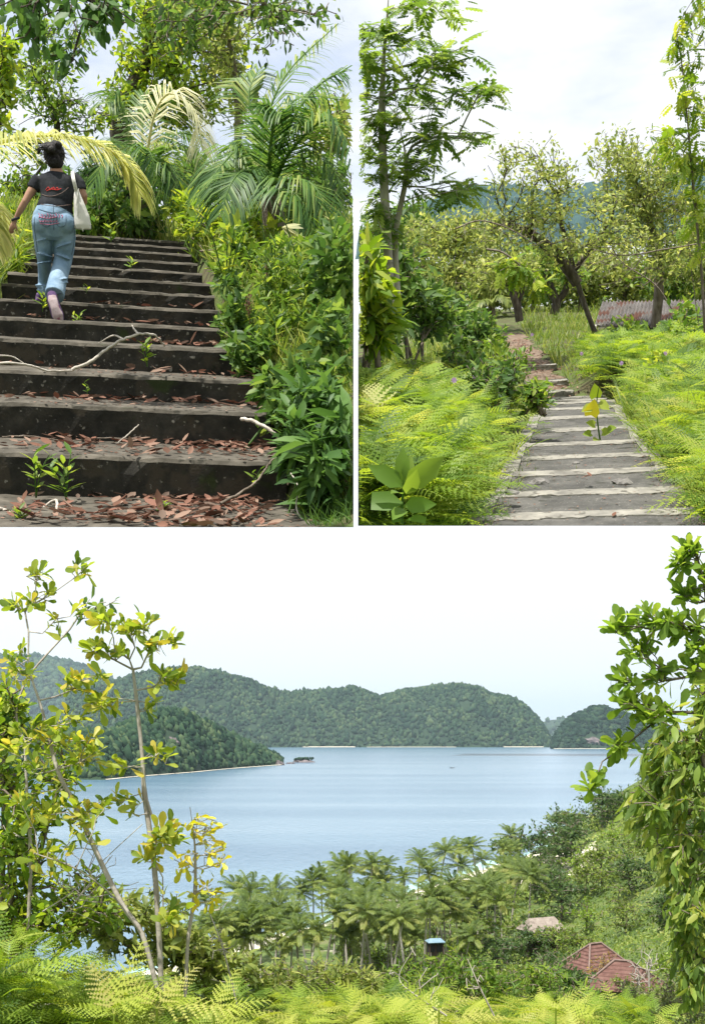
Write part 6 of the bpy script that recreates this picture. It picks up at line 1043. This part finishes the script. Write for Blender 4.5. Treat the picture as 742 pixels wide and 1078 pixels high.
# left hand, relaxed: palm, four bent fingers and a thumb from the side of the palm
ell(bm, pp(13.6, 237.5, .02), (3.1 * q, .016, 4.4 * q), Matrix.Rotation(R(18), 3, 'Y'))
for i, (dx, ln) in enumerate([(-2.4, 4.6), (-.9, 5.4), (.6, 5.0), (2.0, 4.0)]):
    a = (12.6 + dx * .9, 240.6 - .25 * abs(dx)); loft(bm, [rg_(a[0] + .8, a[1] - 3, .02, 1.0, .008), rg_(a[0], a[1], .02, .98, .008), rg_(a[0] - .5, a[1] + ln * .5, .03, .9, .0075), rg_(a[0] - .1, a[1] + ln, .055, .72, .006)], 10)
loft(bm, [rg_(15.6, 236, .0, 1.2, .010), rg_(17.4, 239.5, .0, 1.1, .009), rg_(17.8, 243, .015, .85, .007)], 10)
# right hand holding the strap in front of the body
ell(bm, pp(75.3, 200, .36), (3 * q, .016, 4 * q))
for i, dx in enumerate((-2.3, -.9, .5, 1.9)): loft(bm, [rg_(75.5 + dx, 199, .36, .95, .008), rg_(75.2 + dx, 195.5, .35, .9, .008), rg_(75 + dx, 194, .32, .85, .0075), rg_(75.2 + dx, 196.5, .305, .7, .006)], 10)
loft(bm, [rg_(78, 201.5, .35, 1.1, .009), rg_(79.6, 199, .335, 1.0, .008), rg_(79, 196.5, .32, .8, .007)], 10)
# ankles inside the jeans
loft(bm, [rg_(46, 300, .25, 4, .035), rg_(43, 313, .28, 3.4, .035), rg_(42, 317, .27, 3.6, .035)]); loft(bm, [rg_(59, 300, -.25, 4, .035), rg_(57, 313, -.34, 3.4, .03), rg_(58, 319, -.36, 3.4, .03)])
loft(bm, [rg_(50, 236, 0, 10, .09), rg_(46, 270, .12, 7, .06), rg_(46, 304, .25, 4, .036)]); loft(bm, [rg_(66, 236, 0, 10, .09), rg_(66, 272, .05, 7, .06), rg_(59, 304, -.26, 4, .036)])
fuse('body', bm, M_skin, pr, .0065, 2)
bm = bmesh.new()
loft(bm, [rg_(60, 180.5, .05, 8.5, .062), rg_(60, 183, .05, 13, .075), rg_(60, 186.5, .045, 20, .092), rg_(60, 191, .035, 21.5, .108), rg_(60, 198, .02, 20, .118), rg_(60, 206, .0, 18, .118), rg_(59.5, 212, -.01, 18, .118), rg_(58.5, 217, -.02, 19.5, .128), rg_(58, 221, -.02, 21, .138)], 28)
loft(bm, [rg_(46, 187, .04, 7, .06), rg_(41, 188.5, .04, 7.4, .062), rg_(37, 193.5, .03, 7.3, .06), rg_(34.5, 199, .02, 7, .058)], 18); loft(bm, [rg_(74, 187, .04, 7, .06), rg_(79, 188.5, .04, 7.4, .062), rg_(83.5, 194, .03, 7.3, .06), rg_(85, 200, .02, 7, .058)], 18)
sh = fuse('t_shirt', bm, M_shirt, pr, .008, 3)
bm = bmesh.new()
loft(bm, [rg_(58, 214, -.01, 16.5, .115), rg_(57.5, 221, -.02, 20, .14), rg_(56.5, 229, -.03, 23, .165), rg_(56, 236, -.03, 23.6, .17), rg_(56, 242, -.01, 22.5, .15), rg_(56.5, 247, .01, 20, .12)], 30)
ell(bm, pp(45.5, 235, -.07), (12 * q, .12, 12 * q)); ell(bm, pp(67, 235, -.07), (12.3 * q, .12, 12 * q))
loft(bm, [rg_(45.5, 236, -.01, 12.6, .135), rg_(45.8, 248, .02, 12, .125), rg_(46.5, 262, .07, 10.4, .11), rg_(46.8, 274, .12, 8.2, .092), rg_(46.8, 286, .18, 7.4, .082), rg_(46.4, 298, .24, 6.8, .078), rg_(46, 309.5, .28, 6.9, .085)], 22)
loft(bm, [rg_(67, 236, -.01, 13, .135), rg_(68, 250, .02, 12.6, .13), rg_(67.5, 262, .04, 11.6, .118), rg_(66.5, 273, .04, 10.2, .1), rg_(63.5, 285, -.06, 10, .095), rg_(60, 298, -.20, 10.3, .095), rg_(57.3, 311, -.32, 11, .1)], 22)
for k_ in range(9): ell(bm, pp(46 + rg.normal() * 2, 300 + k_ * 1.1, .2), (6.6 * q, .07, .9 * q)); ell(bm, pp(61 + rg.normal() * 2, 292 + k_ * 2.2, -.2), (9.6 * q, .088, .9 * q), Matrix.Rotation(R(-14), 3, 'Y')) if k_ % 2 else None
for y_, a_, x_ in ((246, 20, 66), (252, -16, 47), (258, -20, 67), (270, 16, 66), (276, -14, 46), (268, 10, 47)): ell(bm, pp(x_, y_, -.06), (9.5 * q, .055, .9 * q), Matrix.Rotation(R(a_), 3, 'Y'))
je = fuse('jeans', bm, M_jeans, pr, .008, 2)
bm = bmesh.new(); ell(bm, pp(57, 161.5, .105), (11.4 * q, .105, 12 * q)); ell(bm, pp(58, 170, .04), (9.0 * q, .06, 7.5 * q)); ell(bm, pp(52.5, 155.5, .0), (7 * q, .06, 4.8 * q)); ell(bm, pp(59, 152, .04), (6.5 * q, .055, 4.2 * q)); ell(bm, pp(54, 157, -.03), (4.5 * q, .04, 4 * q))
loft(bm, [rg_(50, 154, .02, 3.6, .03), rg_(45, 154.5, 0, 3.0, .028), rg_(41.5, 158, 0, 2.2, .022), rg_(39.5, 162, 0, .9, .01)], 12); [loft(bm, [rg_(50 + i * 3, 153, .05, 1.6, .015), rg_(47 + i * 4, 150.5 - i % 2, .03, 1.2, .012), rg_(43 + i * 5, 151 - 2 * (i % 2), .02, .5, .006)], 8) for i in range(3)]
hr = fuse('hair', bm, M_hair, pr, .007, 1); cl = Cloud()
for i in range(90):
    a = rg.random() * 2 * PI; e = rg.random(); p0 = np.array(pp(57 + 11 * math.cos(a) * (.4 + .6 * e), 160 + 11 * math.sin(a) * (.4 + .6 * e), -.01 + .08 * e)); d0 = np.array([math.cos(a), -.3, -math.sin(a)]) * .035 + rndn(3) * .02; tube_cloud(cl, bez(p0, p0 + d0, p0 + d0 * 1.5 + rndn(3) * .02 + [0, 0, -.02], 5), [.0022, .002, .0016, .0012, .0008], 4)
for i in range(26): p0 = np.array(pp(46, 155, 0)); p1 = np.array(pp(39.5 + 2.5 * rndn(1)[0], 160 + 3 * rndn(1)[0], 0)); tube_cloud(cl, bez(p0 + rndn(3) * .02, (p0 + p1) / 2 + rndn(3) * .02 + [0, 0, .03], p1, 6), [.003, .003, .0025, .002, .0015, .001], 4)
cl.obj('loose_strands', M_hair, hr, planes=())
# shoes
bm = bmesh.new(); loft(bm, [rg_(42.5, 309, .26, 4.6, .045), rg_(42, 314, .27, 5.4, .055), rg_(41.8, 319, .28, 5.6, .065), rg_(41.8, 320.5, .28, 5.2, .06)], 16); loft(bm, [(pp(42, 317.5, .22), 5.2 * q, .035), (pp(41.5, 317.8, .40), 5.4 * q, .034), (pp(41, 318.6, .50), 3.4 * q, .02)], 16); fuse('shoe', bm, M_shoe, pr, .007, 2)
bm = bmesh.new(); loft(bm, [rg_(54.5, 309, -.36, 5.2, .05), rg_(55.5, 316, -.40, 6.2, .055), rg_(58, 324, -.42, 6.4, .052), rg_(60.8, 332, -.43, 6.9, .045), rg_(62.6, 338, -.43, 5.4, .03)], 18); s2 = fuse('shoe', bm, M_shoe, pr, .007, 2)
bm = bmesh.new(); loft(bm, [rg_(54.8, 311, -.438, 4.4, .018), rg_(55.6, 316, -.462, 5.4, .02), rg_(58, 324, -.482, 4.9, .02), rg_(60.8, 332, -.486, 6.2, .02), rg_(62.8, 338.4, -.475, 4.6, .018)], 18); fuse('sole', bm, M_sole, s2, .006, 1)
# prints on the cloth: strokes laid on the surface
from mathutils.bvhtree import BVHTree
def on(bv, px, py, lift=.004):
    o_ = -po; d = (pp(px, py) - o_).normalized(); h = bv.ray_cast(o_, d); return (h[0] - d * lift) if h[0] else None
def strokes(name, me, mat, parent, lines, r):
    bv = BVHTree.FromPolygons([v.co for v in me.vertices], [p.vertices[:] for p in me.polygons]); cl = Cloud()
    for ln in lines:
        P = [on(bv, *p) for p in smooth_path([(a, b, 0) for a, b in ln], 4)[:, :2]]; P = [tuple(p) for p in P if p is not None]
        if len(P) > 2: tube_cloud(cl, P, np.full(len(P), r), 5)
    cl.obj(name, mat, parent, planes=())
strokes('print', sh.data, M_red, sh, [[(48, 199.5), (51, 196.5), (52.5, 199.5), (55, 197)], [(55, 199.5), (56.5, 196.6), (58, 199.2), (60, 196.8), (61.5, 199)], [(49, 200.6), (54, 198.6), (60, 199.6), (64.5, 198)]], .0028)
strokes('pale_line', sh.data, M_cap if 'M_cap' in globals() else M_bag, sh, [[(44, 204), (50, 206), (58, 205.5), (66, 202), (72, 197)], [(43, 214.5), (52, 216), (62, 216.5), (74, 215)]], .0024)
ln = [[(40.5 + i * 3.0, 224 + (i % 3)), (42 + i * 3.0, 226.5), (40.8 + i * 3.0, 229)] for i in range(9)] + [[(41 + i * 3.0, 231 + (i % 2)), (42.6 + i * 2.8, 233.5), (43.6 + i * 2.8, 231.8)] for i in range(7)] + [[(41, 227.6), (50, 229.6), (60, 227.8)], [(42, 235), (52, 236), (62, 234.4)]]
strokes('print', je.data, M_pink, je, ln, .003)
strokes('seam', je.data, noisemat('denim_seam', [(.05, .08, .12), (.08, .12, .17)], 9), je, [[(56, 215), (56.2, 222), (56.4, 232), (56.8, 242)], [(40, 219.5), (48, 222), (56.3, 223.5), (64, 222), (73, 219)], [(36.5, 228), (36, 238), (37.5, 250), (39.5, 265)], [(77, 228), (78.5, 240), (78, 254), (75.5, 268)], [(44, 226), (44.5, 236), (49, 238.5), (53, 236), (53, 226)], [(60, 226), (60, 236), (64.5, 238.5), (69, 236), (69.5, 226)], [(48, 309), (53, 309.5), (60, 309.5), (66, 308)]], .0022)
cl = Cloud(); c_ = pp(16.4, 230.2, .018); a_ = np.linspace(0, 2 * PI, 13); tube_cloud(cl, [(c_.x + .031 * math.cos(t), c_.y + .03 * math.sin(t), c_.z + .012 * math.cos(t)) for t in a_], np.full(13, .011), 8); cl.obj('wristwatch', M_watch, pr, planes=(), smooth=True)
# the bag on her right shoulder
bg = thing('tote_bag', 'limp white cloth shoulder bag hanging at the woman\'s right side', 'bag', A, po); bm = bmesh.new()
loft(bm, [rg_(80.5, 199, -.06, 2.2, .02), rg_(81.5, 206, -.07, 4.2, .035), rg_(83.5, 216, -.08, 6.4, .05), rg_(86, 228, -.085, 8.8, .06), rg_(87, 237, -.09, 9.6, .062), rg_(87.2, 241, -.09, 9.2, .05)], 24)
for i in range(6): ell(bm, pp(81.5 + i * .9 + rg.normal(), 206 + i * 6, -.135), (.9 * q, .012, 9 * q), Matrix.Rotation(R(12 - 5 * i), 3, 'Y'))
fuse('bag_body', bm, M_bag, bg, .007, 2); cl = Cloud()
for dx in (0, 1.8): P = smooth_path([tuple(pp(*p)) for p in [(79.5 + dx, 201, -.08), (77.5 + dx, 193, -.11), (76 + dx, 186, -.09), (75.5 + dx, 180.8, .02), (76.5 + dx, 185, .14), (79 + dx, 196, .12), (80.5 + dx, 201, .0)]], 4); tube_cloud(cl, P, np.full(len(P), .009), 7)
cl.obj('strap', M_bag, bg, planes=(), smooth=True)
